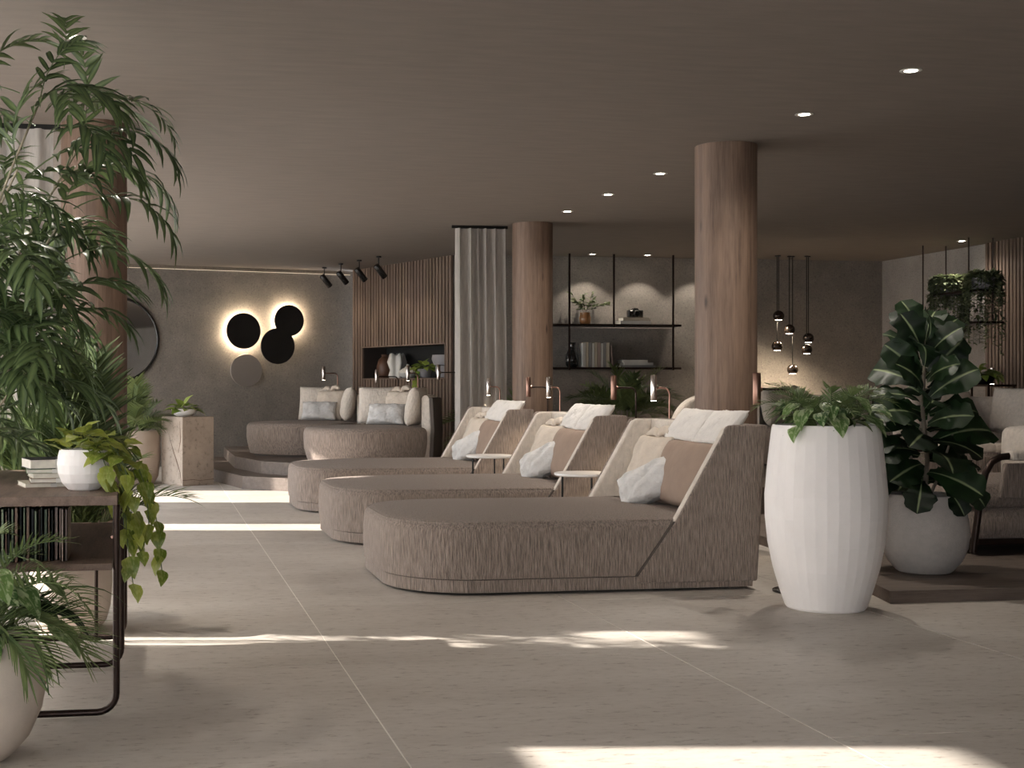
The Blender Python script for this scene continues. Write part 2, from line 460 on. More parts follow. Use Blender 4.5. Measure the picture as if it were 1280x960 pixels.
def drape(x0, x1, z0, z1, amp, pitch, seed, nx=None):
    """gathered cloth hanging in the plane y=0, x0..x1"""
    r = random.Random(seed); n = nx or int((x1 - x0) / .016) + 2
    ph = [r.uniform(0, 6.28) for _ in range(4)]
    vs = []; fs = []; rows = 7
    for j in range(rows):
        t = j / (rows - 1); z = z1 + (z0 - z1) * t
        a = amp * (.45 + .55 * min(1, t * 1.6 + .1))
        for i in range(n):
            u = i / (n - 1); x = x0 + (x1 - x0) * u
            w = 2 * PI * x / pitch + .9 * math.sin(2 * PI * x / (pitch * 3.7) + ph[0])
            yv = a * (math.sin(w) + .35 * math.sin(2.3 * w + ph[1] + t * .7) + .2 * math.sin(.6 * w + ph[2]))
            vs.append((x + .25 * a * math.cos(w + ph[3]), yv, z))
    for j in range(rows - 1):
        for i in range(n - 1):
            fs.append((j * n + i, j * n + i + 1, (j + 1) * n + i + 1, (j + 1) * n + i))
    return MB().add(vs, fs)

def curtain(label, loc, rotz, L, m, amp, pitch, seed, group=None):
    t = thing('curtain', label, 'curtain', loc, rotz, group)
    drape(.02, L - .02, .015, H - .03, amp, pitch, seed).build('drape', m, t, 180)
    MB().box(-.02, L + .02, -.012, .012, H - .032, H).build('curtain_rail', M['blackmetal'], t, 0)
    return t
for i, (a, b) in enumerate(((-3.9, 4.66), (4.94, 6.69), (7.08, 11.77), (12.24, 14.44), (15.96, 19.3))):
    curtain('white sheer window drape on the left glass front, ' + ORD[i] + ' counted from the camera', (-2.12, a, 0), PI / 2, b - a, M['sheer'], .055, .2, i, 'sheer drapes along the window front')
curtain('grey gathered linen curtain hanging beside the middle wooden pillar', (3.32, 14.56, 0), 0, .60, M['curtain'], .065, .1, 21)
curtain('grey gathered curtain behind the bamboo palm, next to the left wooden pillar', (-2.0, 9.35, 0), 0, 1.36, M['curtain'], .04, .125, 22)

t = thing('added_sun_screen', 'added wooden screen blocking low sun at the left window, outside the view', 'screen', (-1.98, 4.55, 0))  # unseen blocker, added to cut the low sun off the nearest floor stripe
for q in range(2):
    MB().box(-.012, .012, .36 * q, .36 * q + .355, .0, 1.72).build('sun_screen_panel', M['table_wood'], t, 0)

def pillar(label, x, y, r):
    o = tag(MB().lathe([(r, 0), (r, H)], 64, cap1=True).build('wooden_pillar', M['pillar'], None, 40, loc=(x, y, 0), rot=(0, 0, R.uniform(0, 6))), label, 'pillar', 'round wooden pillars')
    return o
pillar('round wood-grain pillar behind the bamboo palm and side table', -.39, 9.3, .222)
pillar('round wood-grain pillar beside the grey linen curtain', 4.15, 14.28, .222)
pillar('round wood-grain pillar rising behind the nearest double lounger', 4.22, 9.4, .225)

# ---------------------------------------------------------------- platforms
def platform(label, poly, z0, z1, board=.16, axis='x', name='platform', oy=0):
    """stepped wooden podium: dark body with boards laid on top, each its own mesh"""
    t = thing(name, label, 'platform')
    MB().prism([(p[0], p[1]) for p in poly], z0, z1 - .024).build('riser', M['platform'], t, 0)
    ys = [p[1] for p in poly]; y0, y1 = min(ys), max(ys)
    def clip(poly, lo, hi):
        def cut(ps, k, keep):
            out = []
            for i in range(len(ps)):
                a, b = ps[i], ps[(i + 1) % len(ps)]
                ia, ib = keep(a), keep(b)
                if ia: out.append(a)
                if ia != ib:
                    tt = (k - a[1]) / (b[1] - a[1]); out.append((a[0] + (b[0] - a[0]) * tt, k))
            return out
        ps = cut(poly, lo, lambda p: p[1] >= lo)
        return cut(ps, hi, lambda p: p[1] <= hi) if ps else ps
    y = y0
    while y < y1 - .01:
        ps = clip(poly, y + .002, min(y + board - .002, y1))
        if len(ps) > 2:
            MB().prism(ps, z1 - .024, z1 + R.uniform(-.0008, .0008)).build('floorboard', M['platform'], t, 0)
        y += board
    return t
platform('low stepped wooden podium under the round daybeds, lower tier', [(.78, 17.0), (1.05, 15.68), (1.56, 15.22), (2.1, 14.3), (3.1, 14.3), (3.3, 14.75), (3.95, 15.0), (3.95, 17.4), (3.05, 20.3), (.78, 19.9)], 0, .15, .24)
platform('upper tier of the stepped wooden podium carrying the round daybeds', [(1.05, 17.2), (1.3, 16.1), (1.75, 15.5), (2.2, 14.62), (3.0, 14.62), (3.25, 14.9), (3.9, 15.1), (3.9, 17.4), (3.0, 20.2), (1.05, 19.9)], .15, .3, .24)
platform('low dark wooden podium under the grey planter with the fiddle leaf fig', [(4.08, 6.92), (10.3, 6.92), (10.3, 11.2), (4.75, 11.2), (4.52, 8.9)], 0, .07, .30)
platform('raised dark wooden podium further back carrying the cream round daybeds', [(4.9, 11.3), (10.25, 11.3), (10.25, 15.2), (4.9, 15.2)], 0, .3, .30)

# ================================================================ soft furniture
def rrect(x0, x1, y0, y1, rs, n=8):
    """rounded rectangle, rs = radii at (x0,y0),(x1,y0),(x1,y1),(x0,y1)"""
    o = []
    o += arc(x0 + rs[0], y0 + rs[0], rs[0], 180, 270, n)
    o += arc(x1 - rs[1], y0 + rs[1], rs[1], 270, 360, n)
    o += arc(x1 - rs[2], y1 - rs[2], rs[2], 0, 90, n)
    o += arc(x0 + rs[3], y1 - rs[3], rs[3], 90, 180, n)
    return o

def offset(poly, d):
    """shrink a convex outline inwards by d (metres)"""
    n = len(poly); out = []
    for i in range(n):
        a, b, c2 = Vector(poly[i - 1]), Vector(poly[i]), Vector(poly[(i + 1) % n])
        e1 = b - a; e2 = c2 - b
        if e1.length < 1e-6: e1 = e2
        if e2.length < 1e-6: e2 = e1
        t = (e1.normalized() + e2.normalized()).normalized()
        out.append((b.x - t.y * d, b.y + t.x * d))
    return out

def upholstered(outline, z0, z1, r, bulge=.0, dome=.03, taper=.0):
    """soft block with rounded upper edge and a domed top"""
    mb = MB(); rings = []
    def ring(d, z): rings.append([(p[0], p[1], z) for p in offset(outline, d)])
    hh = z1 - r - z0
    for i in range(6):
        t = i / 5; ring(taper * (1 - t) - bulge * math.sin(PI * t), z0 + hh * t)
    for i in range(1, 6):
        a = PI / 2 * i / 5; ring(r * (1 - math.cos(a)), z1 - r + r * math.sin(a))
    cx = sum(p[0] for p in outline) / len(outline); cy = sum(p[1] for p in outline) / len(outline)
    last = rings[-1]
    for i in range(1, 6):
        t = i / 6
        rings.append([(p[0] + (cx - p[0]) * t, p[1] + (cy - p[1]) * t, z1 + dome * math.sin(PI / 2 * t)) for p in last])
    mb.loops(rings)
    return mb

LW = 1.67
wing = [(-.735, .095), (-.49, .43), (-.25, .85), (-.2, .937)] + [(-.155 + -.045 * math.cos(rad(t)) * 1.0, .94 + .045 * math.sin(rad(t))) for t in (25, 50, 75)] + [(-.13, .985), (.078, .985), (.06, .8), (.012, .05), (-.735, .05)]

def make_lounger(label):
    t = thing('double_lounger', label, 'lounger', group='taupe double loungers in a row')
    seat_o = rrect(-2.19, -.06, .022, LW - .022, (.52, .03, .03, .52), 10)
    # base strip
    MB().prism(offset(rrect(-2.19, 0, .0, LW, (.52, .02, .02, .52), 10), .012), .018, .09).build('plinth', M['fabric'], t, 40)
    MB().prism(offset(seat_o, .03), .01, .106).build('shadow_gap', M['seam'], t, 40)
    upholstered(seat_o, .094, .43, .065, .006, .045, .0).build('seat_cushion', M['fabric'], t, 50)
    # piping along the top edge
    pp = [(p[0], p[1], .418) for p in offset(seat_o, .026)]
    i0 = [i for i, p in enumerate(pp) if p[0] < -.4]
    MB().tube([pp[i] for i in range(len(pp)) if pp[i][0] < -.3][::1], .0035, 5).build('piping', M['seam'], t, 60) if False else None
    pth = [p for p in pp]
    # order: start after the far tail corner, run round the front, end at the near tail corner
    n = 11
    path = pth[3 * n:] + pth[:n]
    path = [(-.5, path[0][1], .418)] + path + [(-.5, path[-1][1], .418)]
    MB().tube(path, .004, 6).build('piping', M['fabric'], t, 60)
    # outer shell: two wings and the leaning back
    w2 = [(p[0], p[1]) for p in wing]
    sh = MB().prism(w2, 0, .026, 'y').prism(w2, LW - .026, LW, 'y')
    sh.prism([(-.03, .05), (.012, .05), (.078, .985), (.025, .985)], .03, LW - .03, 'y')
    sh.build('outer_shell', M['fabric'], t, 40, bevel=.012)
    ins = [(-.730, .13), (-.486, .435), (-.247, .85), (-.197, .937), (-.18, .965), (-.14, .981), (.03, .981), (-.02, .35), (-.1, .13)]
    li = MB().prism(ins, .024, .088, 'y').prism(ins, LW - .088, LW - .024, 'y')
    li.prism([(-.12, .2), (-.05, .2), (.03, .981), (-.045, .981)], .08, LW - .08, 'y')
    li.build('inner_lining', M['boucle'], t, 40, bevel=.012)
    # dark seam groove where wing meets seat
    g = [(-.750, .093), (-.735, .093), (-.505, .412), (-.517, .414)]
    MB().prism(g, .005, LW - .005, 'y').build('wing_seam', M['seam'], t, 0)
    for (x, y) in ((-.15, .12), (-.15, LW - .12), (-1.75, .45), (-1.75, LW - .45)):
        MB().lathe([(.03, 0), (.03, .03)], 12, cap1=True).build('foot', M['blackmetal'], t, loc=(x, y, 0))
    return t

def cushion_mesh(name, w, h, th, m, seed=0, pinch=.14, wr=.012, n=18, sag=0, ribs=0):
    """square pillow in the x-z plane (width w along x, height h along z, thickness along y)"""
    r = random.Random(seed); ph = [r.uniform(0, 6.28) for _ in range(8)]
    vs = []; fs = []
    def pt(u, v, side):
        # u,v in -1..1 ; pull the edge midpoints inwards for pinched corners
        x = u * (1 - pinch * (1 - v * v) * abs(u) ** 3 * .55) * w / 2
        z = v * (1 - pinch * (1 - u * u) * abs(v) ** 3 * .55) * h / 2
        k = max(0, 1 - abs(u) ** 2.6) * max(0, 1 - abs(v) ** 2.6)
        y = th / 2 * k ** .42
        edge = (1 - k)
        y += wr * k ** .3 * (math.sin(7 * u + 3 * v + ph[0]) * math.sin(5 * v + ph[1]) + .6 * math.sin(13 * u - 9 * v + ph[2]) * edge + .5 * math.sin(4 * (u + v) + ph[3]))
        if ribs: y += ribs * math.cos(u * 26) * k ** .3
        y *= side
        return (x, y + sag * u * u, z)
    for side in (1, -1):
        b = len(vs)
        for j in range(n + 1):
            for i in range(n + 1):
                vs.append(pt(-1 + 2 * i / n, -1 + 2 * j / n, side))
        for j in range(n):
            for i in range(n):
                q = (b + j * (n + 1) + i, b + j * (n + 1) + i + 1, b + (j + 1) * (n + 1) + i + 1, b + (j + 1) * (n + 1) + i)
                fs.append(q if side < 0 else q[::-1])
    me = bpy.data.meshes.new(name); me.from_pydata(vs, [], fs)
    bm = bmesh.new(); bm.from_mesh(me); bmesh.ops.remove_doubles(bm, verts=bm.verts, dist=1e-4); bmesh.ops.recalc_face_normals(bm, faces=bm.faces); bm.to_mesh(me); bm.free()
    me.materials.append(m)
    for p in me.polygons: p.use_smooth = True
    return me

CU = {
 'brown': cushion_mesh('back_cushion', .86, .44, .24, M['brown_linen'], 1, .05, .004),
 'beige': cushion_mesh('knotted_pillow', .44, .44, .17, M['beige_linen'], 2, .12, .008),
 'white': cushion_mesh('throw_pillow', .48, .27, .17, M['white_linen'], 3, .12, .013, 26),
 'head': cushion_mesh('headrest_pillow', .54, .27, .10, M['quilt'], 4, .1, .006, ribs=.006),
 'boucle': cushion_mesh('boucle_cushion', .5, .46, .2, M['boucle'], 5, .08, .005),
}
def basis(xdir, ydir):
    x = Vector(xdir).normalized(); y = Vector(ydir); y = (y - x * y.dot(x)).normalized(); z = x.cross(y)
    return Matrix((x, y, z)).transposed()

def knot_mesh():
    """twisted, tied top of the linen pillow: a small bow of folded cloth"""
    mb = MB()
    for sgn in (-1, 1):
        pts = [(0, 0, 0), (sgn * .03, .01, .028), (sgn * .07, -.008, .036), (sgn * .115, .012, .012)]
        mb.tube(pts, [.016, .026, .03, .014], 8)
        mb.tube([(0, 0, -.004), (sgn * .05, -.012, -.022), (sgn * .12, -.01, -.05)], [.014, .016, .005], 7)
    mb.lathe([(.004, -.02), (.02, -.014), (.025, .002), (.018, .018), (.004, .022)], 10, M=Matrix.Rotation(.4, 4, 'Y'), cap1=True)
    return mb.mesh('knot', M['beige_linen'], 70)
KNOT = knot_mesh()

def pillow(kind, label, name, loc, xdir, facing, group, knot=False):
    """loc = centre; xdir = direction of its width; facing = normal of the face"""
    rot = basis(xdir, facing)
    o = inst(name, CU[kind], None, loc, rot)
    tag(o, label, 'pillow', group)
    if knot:
        inst('knot', KNOT, o, (.03, -.02, .215), (0, .1, 0), 1.15)
    return o

LNG = [(3.57, 7.53, 'nearest', 'the nearest double lounger', 'beside the tall white planter'),
       (3.57, 9.93, 'second', 'the second double lounger from the front', 'between two others'),
       (3.57, 12.5, 'third', 'the third double lounger from the front', 'next to the grey curtain')]
base = None
for i, (x, y, nm, ph, tail) in enumerate(LNG):
    lab = ['taupe ribbed double lounger nearest the viewer, its back beside the tall white planter',
           'taupe ribbed double lounger in the middle of the row of three',
           'taupe ribbed double lounger farthest back in the row, near the grey curtain'][i]
    if base is None:
        base = make_lounger(lab); base.location = (x, y, 0); t = base
    else:
        t = copy_thing(base, (x, y, 0), 0, lab)
    j = random.Random(40 + i).uniform
    nm2 = ('nearest', 'middle', 'farthest')[i]
    pillow('brown', f'plump brown linen back cushion on the {nm2} lounger', 'back_cushion', (x - .20, y + .52, .655), (j(-.03, .03), 1, 0), (-1, 0, .30), 'brown back cushions on the loungers')
    for q, (yc, which) in enumerate(((.35, 'near'), (.87, 'far'))):
        pillow('head', f'white quilted headrest pillow, {which} one of two atop the {nm2} lounger', 'headrest_pillow', (x - .07 + .02 * q, y + yc, .955), (j(-.02, .06), 1, j(-.02, .02)), (-.80, 0, .60), 'white headrest pillows on the loungers')
    pillow('beige', f'knotted beige linen pillow leaning against the back of the {nm2} lounger', 'knotted_pillow', (x - .225, y + 1.12, .675), (-.20, 1, 0), (-1, -.2, .34), 'beige knotted pillows on the loungers', True)
    pillow('white', f'crumpled white pillow before the beige knotted one on the {nm2} lounger', 'throw_pillow', (x - .36 + j(-.01, .01), y + .80, .585), (-.62, .62, -.42), (-.70, -.62, .52), 'white throw pillows on the loungers')

# ---------------------------------------------------------------- round daybeds
def make_daybed(label, loc, a0, a1, group='round cream daybeds'):
    t = thing('round_daybed', label, 'daybed', loc, 0, group)
    r = .775
    MB().lathe([(r - .1, 0), (r - .1, .03)], 32).build('base', M['seam'], t)
    circ = arc(0, 0, r, 0, 360, 40)[:-1]
    upholstered(circ, .03, .43, .07, .02, .02, .05).build('seat_cushion', M['fabric'], t, 60)
    def back(ri, ro, z0, z1, name, m, rb):
        n = 26; rings = []
        for i in range(n + 1):
            a = rad(a0 + (a1 - a0) * i / n)
            e = 1
            prof = [(ri, z0), (ro, z0), (ro + .02, (z0 + z1) / 2), (ro - .0, z1 - rb)] + [((ri + ro) / 2 + (ro - ri) / 2 * math.cos(rad(q)), z1 - rb + rb * math.sin(rad(q))) for q in (30, 60, 90, 120, 150)] + [(ri, z1 - rb)]
            rings.append([(pr * math.cos(a), pr * math.sin(a), pz) for pr, pz in prof])
        return MB().loops(rings).build(name, m, t, 50)
    back(.70, .80, .05, .80, 'backrest_lining', M['boucle'], .05)
    back(.80, .845, .02, .775, 'backrest_shell', M['seam'], .02)
    return t
def dpos(c, r, a, z): return (c[0] + r * math.cos(rad(a)), c[1] + r * math.sin(rad(a)), c[2] + z)
DB = [((2.0, 17.55, .3), -22, 82, 'round daybed with wraparound cream back nearest the backlit wall discs'),
      ((2.53, 15.55, .3), -40, 84, 'round daybed with wraparound cream back in front of the slatted wall niche'),
      ((8.05, 12.1, .3), 5, 132, 'round daybed with cream back at the right edge, below the slim wall lamp'),
      ((7.55, 14.2, .3), 20, 150, 'round daybed with cream back half hidden behind the fiddle leaf fig')]
for i, (c, a0, a1, lab) in enumerate(DB):
    make_daybed(lab, c, a0, a1)
    am = (a0 + a1) / 2
    wh = ['the daybed by the backlit discs', 'the daybed before the niche', 'the daybed at the right edge', 'the daybed behind the fig'][i]
    def pl(kind, nm, lab, r, a, z, tilt, tw, grp):
        n = (-math.cos(rad(a + tw)), -math.sin(rad(a + tw)), tilt)
        pillow(kind, lab, nm, dpos(c, r, a, z), (-math.sin(rad(a + tw)), math.cos(rad(a + tw)), 0), n, grp, kind == 'beige')
    pl('boucle', 'boucle_cushion', f'cream boucle cushion at the far end of {wh}', .58, a1 - 14, .67, .2, 0, 'cream boucle cushions on the daybeds')
    pl('beige', 'knotted_pillow', f'knotted beige linen pillow on {wh}', .5, am + 12, .64, .3, 10, 'beige pillows on the daybeds')
    pl('white', 'throw_pillow', f'crumpled white pillow at the front of {wh}', .3, am + 16, .57, .5, 24, 'white pillows on the daybeds')
    pl('boucle', 'boucle_cushion', f'cream boucle cushion at the near end of {wh}', .57, a0 + 14, .67, .2, 0, 'cream boucle cushions on the daybeds')

# ---------------------------------------------------------------- armchairs
t = thing('bentwood_armchair', 'grey upholstered armchair with dark bentwood arms at the right edge', 'armchair', (5.53, 8.25, .09))
upholstered(rrect(0, 1.0, .06, .98, (.12, .05, .05, .12), 6), .09, .30, .05, .015, .02).build('seat_base', M['fabric'], t, 60)
upholstered(rrect(-.02, .9, .07, .97, (.12, .05, .05, .12), 6), .30, .46, .06, .02, .04).build('seat_cushion', M['fabric'], t, 60)
upholstered(rrect(.78, 1.02, .06, .98, (.1, .1, .1, .1), 6), .28, .82, .06, .01, .02).build('backrest', M['boucle'], t, 60)
for yy in (.0, 1.04):
    o = MB().prism([(.16, .36), (.95, .36), (.95, .6), (.2, .6)], yy - .02 + (.05 if yy < .5 else -.05), yy + .02 + (.05 if yy < .5 else -.05), 'y').build('side_panel', M['fabric'], t, 40, bevel=.015)
    pts = [(-.06, yy, .0), (-.045, yy, .12), (.0, yy, .42), (.03, yy, .54), (.075, yy, .61), (.14, yy, .645), (.24, yy, .655)]
    MB().tube(pts, .024, 10).build('bent_arm', M['iron'], t, 60)
    MB().prism([(.2, .62), (1.0, .62), (1.0, .69), (.2, .69)], yy - .05, yy + .05, 'y').build('arm_pad', M['boucle'], t, 40, bevel=.02)
    MB().tube([(.9, yy, 0), (.9, yy, .64)], .02, 8).build('leg', M['iron'], t)
MB().box(-.04, .95, .02, 1.02, .05, .09).build('seat_frame', M['iron'], t, 0)

t = thing('lounge_chair', 'beige lounge chair with a rounded back behind the nearest wooden pillar', 'chair', (5.30, 12.85, .3), rad(195))
back = []
MB().prism([(.38 * math.cos(rad(a)), .42 + .40 * math.sin(rad(a))) for a in range(0, 181, 9)] + [(-.38, .12), (.38, .12)], .26, .36, 'y').build('backrest', M['boucle'], t, 50, bevel=.03)
upholstered(rrect(-.38, .38, -.4, .3, (.2, .2, .06, .06), 6), .14, .42, .06, .01, .03).build('seat', M['boucle'], t, 60)
for sx in (-.28, .28):
    for sy in (-.25, .2):
        MB().tube([(sx, sy, 0), (sx, sy, .16)], [.012, .018], 8).build('leg', M['blackmetal'], t)

# ---------------------------------------------------------------- side tables between loungers
def side_table(label, loc):
    t = thing('side_table', label, 'side table', loc, 0, 'round side tables between the loungers')
    MB().lathe([(.02, .548), (.215, .548), (.225, .555), (.225, .565), (.222, .57), (.02, .57)], 40, cap1=True).build('tabletop', M['marble'], t, 40)
    for k in range(3):
        a = k * 2.094 + .5
        MB().tube([(.17 * math.cos(a), .17 * math.sin(a), 0), (.17 * math.cos(a), .17 * math.sin(a), .55)], .008, 8).build('leg', M['blackmetal'], t)
    MB().tube([(p[0], p[1], .03) for p in arc(0, 0, .17, 0, 360, 24)], .006, 6, False).build('foot_ring', M['blackmetal'], t)
side_table('small round white-topped table between the nearest and middle double loungers', (3.18, 9.56, 0))
side_table('small round white-topped table between the middle and farthest double loungers', (3.10, 12.06, 0))

# ---------------------------------------------------------------- reading lamps
def reading_lamp(label, x, y, z0, arm, ang, lit, m, zt=1.2, power=20):
    t = thing('reading_lamp', label, 'lamp', (x, y, z0), rad(ang), 'slim reading lamps')
    h = zt - z0
    MB().lathe([(.12, 0), (.125, .004), (.125, .014), (.12, .018), (.01, .02)], 28, cap1=True).build('base', M['black'], t, 40)
    b = .05
    pts = [(0, 0, .018), (0, 0, h - b)] + [(-b + b * math.cos(rad(q)), 0, h - b + b * math.sin(rad(q))) for q in (15, 30, 45, 60, 75, 90)] + [(-arm + .02, 0, h)]
    MB().tube(pts, .0075, 8).build('pole', M['iron'] if not lit else M['copper'], t, 60)
    MB().tube([(-arm + .03, 0, h), (-arm, 0, h)], .016, 10).build('joint', m, t)
    hd = MB().lathe([(.0, -.095), (.021, -.095), (.0235, -.09), (.0235, .092), (.02, .097)], 20, cap1=True).build('lamp_head', m, t, 40, loc=(-arm, 0, h))
    if lit:
        MB().lathe([(.001, -.098), (.019, -.0975), (.0195, -.0955)], 16).build('lens', M['lens'], hd, 0)
        lamp(t, 'SPOT', (-arm, 0, h - .11), power, spot=115, blend=.8, size=.02)
    return t
reading_lamp('unlit copper reading lamp between the tall white planter and the nearest lounger', 3.75, 7.40, 0, .235, 0, False, M['copper'])
reading_lamp('lit nickel reading lamp behind the far half of the nearest lounger', 3.80, 9.45, 0, .12, -35, True, M['chrome'])
reading_lamp('unlit copper reading lamp behind the near side of the middle lounger', 3.80, 10.15, 0, .2, 10, False, M['copper'])
reading_lamp('lit nickel reading lamp behind the middle lounger, in front of the middle pillar', 3.80, 12.15, 0, .11, -30, True, M['chrome'])
reading_lamp('unlit copper reading lamp in front of the middle wooden pillar', 3.82, 12.62, 0, .2, 5, False, M['copper'])
reading_lamp('lit reading lamp in front of the grey linen curtain', 3.80, 14.36, 0, .13, -30, True, M['chrome'])
reading_lamp('lit reading lamp beside the backlit discs, left of the slatted wall', 2.58, 18.63, .3, .2, 0, True, M['chrome'], 1.38)
reading_lamp('unlit dark reading lamp with a long arm before the niche with vases', 3.27, 17.7, .3, .29, 0, False, M['chrome'], 1.33)
reading_lamp('lit reading lamp before the niche, beside the lime green plant', 3.34, 16.68, .3, .13, 0, True, M['chrome'], 1.37)
reading_lamp('unlit reading lamp between the niche and the grey curtain', 3.75, 15.9, .3, .31, 0, False, M['chrome'], 1.37)

t = thing('wall_lamp', 'slim lit wall lamp on the slatted wall at the right edge', 'lamp', (10.2, 15.0, 1.33))
MB().lathe([(.0, -.10), (.028, -.10), (.03, -.095), (.03, .097), (.026, .10)], 18, cap1=True).build('lamp_head', M['chrome'], t, 40)
MB().box(.02, .145, -.012, .012, -.02, .02).build('bracket', M['iron'], t, 0)
MB().lathe([(.001, -.104), (.024, -.103), (.025, -.101)], 14).build('lens', M['lens'], t, 0)
lamp(t, 'SPOT', (0, 0, -.12), 6, spot=120, blend=.8)

# ---------------------------------------------------------------- ceiling lights
dl_me = MB().lathe([(.037, -.002), (.055, -.004), (.06, -.003), (.06, .0)], 24, cap0=False).mesh('trim_ring', M['ceramic'], 40)
dl_lens = MB().lathe([(.002, -.003), (.036, -.003)], 20, cap0=False).mesh('lens', M['lens_hot'], 0)
DL = [(-.387, 6.96, 'recessed downlight glowing through the bamboo palm leaves'), (4.23, 6.96, 'recessed downlight at upper right, nearest of the ceiling row'),
      (4.226, 8.2, 'recessed downlight second nearest in the ceiling row, just before the near pillar'), (4.22, 10.7, 'recessed downlight third in the ceiling row, just past the near pillar'),
      (4.205, 11.96, 'recessed downlight fourth in the ceiling row'), (4.205, 13.2, 'recessed downlight fifth in the ceiling row, above the middle pillar'),
      (5.93, 17.5, 'small ceiling spot above the vase of branches, washing the stone wall'), (6.72, 17.5, 'small ceiling spot above the black camera and books, washing the stone wall'),
      (7.52, 17.5, 'small ceiling spot beside the near pillar, washing the stone wall'), (9.89, 15.15, 'recessed ceiling spot above the hanging trailing plants')]
for i, (x, y, lab) in enumerate(DL):
    t = thing('downlight', lab, 'ceiling light', (x, y, H), 0, 'recessed ceiling lights')
    inst('trim_ring', dl_me, t); inst('lens', dl_lens, t)
    if i in (6, 7, 8): lamp(t, 'SPOT', (0, 0, -.012), 30, (1, .9, .78), spot=96, blend=.35, size=.03)
    else: lamp(t, 'SPOT', (0, 0, -.012), (90, 18, 95, 130, 95, 55)[i] if i < 6 else 45, (1, .91, .80), spot=150, blend=1, size=.04)

SPOTS = [(3.0, 20.25), (3.16, 19.6), (3.34, 19.0), (3.52, 18.4)]
for i, (x, y) in enumerate(SPOTS):
    x -= .42; y -= .16
    t = thing('spotlight', ['black adjustable spotlight nearest the disc wall', 'black adjustable spotlight second from the disc wall', 'black adjustable spotlight third from the disc wall', 'black adjustable spotlight farthest from the disc wall, nearest the grey curtain'][i], 'spotlight', (x, y, H), AS, 'black spotlights over the slatted wall')
    MB().lathe([(.035, -.02), (.035, 0)], 16).build('mount', M['blackmetal'], t)
    MB().tube([(0, 0, -.02), (0, 0, -.17)], .008, 6).build('rod', M['blackmetal'], t)
    hd = MB().lathe([(.04, -.12), (.043, -.115), (.043, .09), (.035, .1)], 18, cap0=False, cap1=True).build('lamp_head', M['black'], t, 40, loc=(0, 0.02, -.20), rot=(rad(42), 0, 0))
    MB().lathe([(.002, -.10), (.04, -.10)], 16, cap0=False).build('lens', M['black'], hd, 0)
    lamp(t, 'SPOT', (0, .11, -.30), 7, spot=70, blend=.7, rot=(rad(42), 0, 0))

# ---------------------------------------------------------------- backlit discs and mirror on the far wall
DX = OFF
DISC = [(3.375, 2.035, .272, .085, 1, 'large black backlit wall disc, leftmost of the cluster'), (4.112, 2.207, .24, .075, 1, 'black backlit wall disc, topmost of the cluster'),
        (3.903, 1.809, .275, .14, .25, 'black wall disc overlapping the topmost disc'), (3.426, 1.438, .25, .05, 0, 'satin grey wall disc, lowest of the cluster')]
for (u, z, r, off, g, lab) in DISC:
    u += DX
    p = (L0[0] + u * .9704 + off * .2414, L0[1] + u * .2414 - off * .9704, z)
    t = thing('wall_disc', lab, 'wall lamp', p, AW, 'round discs on the stone wall')
    rx = Matrix.Rotation(PI / 2, 4, 'X')
    MB().lathe([(r - .004, -.0), (r, .004), (r, .018), (r - .004, .022), (.001, .022)], 56, M=rx).build('disc', M['black'] if g or r == .275 else M['greydisc'], t, 35)
    MB().lathe([(.05, -off + .004), (.05, 0)], 16, M=rx).build('wall_spacer', M['blackmetal'], t)
    if g:
        MB().lathe([(r * .80, -.016), (r * .88, -.016), (r * .88, -.002), (r * .80, -.002)], 40, M=rx, cap0=False).build('led_ring', M['glow'] if g == 1 else M['glow_soft'], t, 0)
u = 1.45 + DX
t = thing('round_mirror', 'large round mirror with thin black frame partly behind the left pillar', 'mirror', (L0[0] + u * .9704 + .02 * .2414, L0[1] + u * .2414 - .02 * .9704, 1.88), AW)
MB().lathe([(.001, 0), (.605, 0)], 64, M=rx, cap0=False).build('mirror_glass', M['mirror'], t, 0)
MB().lathe([(.595, -.018), (.635, -.018), (.635, .02), (.61, .02), (.60, .004)], 64, M=rx, cap0=False).build('frame', M['black'], t, 35)

# ---------------------------------------------------------------- stone block
t = thing('stone_pedestal', 'square veined sandstone block with a small white bowl on top', 'pedestal', (.361, 16.195, 0), rad(31))
MB().box(0, .45, 0, .48, .012, .832).build('block', M['blockstone'], t, 0, bevel=.006)
MB().tube([(.10, -.001, .85), (.07, -.002, .6), (.015, -.001, .45), (.06, -.001, .2), (.04, -.001, .05)], .004, 5).build('vein', M['bk_brown'], t) if False else None
MB().box(.01, .44, .01, .47, 0, .015).build('base_plate', M['blockstone'], t, 0)
# cracks: narrow recessed veins running down the left side and along the foot
MB().tube([(-.0005, .30, .60), (-.0005, .22, .45), (-.0005, .13, .30), (-.0005, .05, .16), (-.0005, .02, .03)], [.002, .006, .009, .006, .003], 5).tube([(-.0005, .06, .78), (-.0005, .04, .55), (-.0005, .09, .40)], [.002, .006, .002], 5).tube([(.0, -.0005, .07), (.15, -.0005, .075), (.25, -.0005, .06), (.45, -.0005, .07)], [.003, .004, .003, .004], 5).build('vein', M['bk_brown'], t)

# ---------------------------------------------------------------- wall shelf
t = thing('hanging_shelf', 'two-tier dark metal shelf on ceiling rods against the stone wall', 'shelf', (0, 17.6, 0))
for z in (2.02, 1.43):
    MB().box(5.30, 7.19, -.14, .235, z, z + .028).build('shelf_board', M['iron'], t, 0)
for x, zb in ((5.59, 1.42), (6.22, 2.01), (7.07, 1.42)):
    MB().box(x - .011, x + .011, -.155, -.133, zb, H).build('shelf_rod', M['iron'], t, 0)

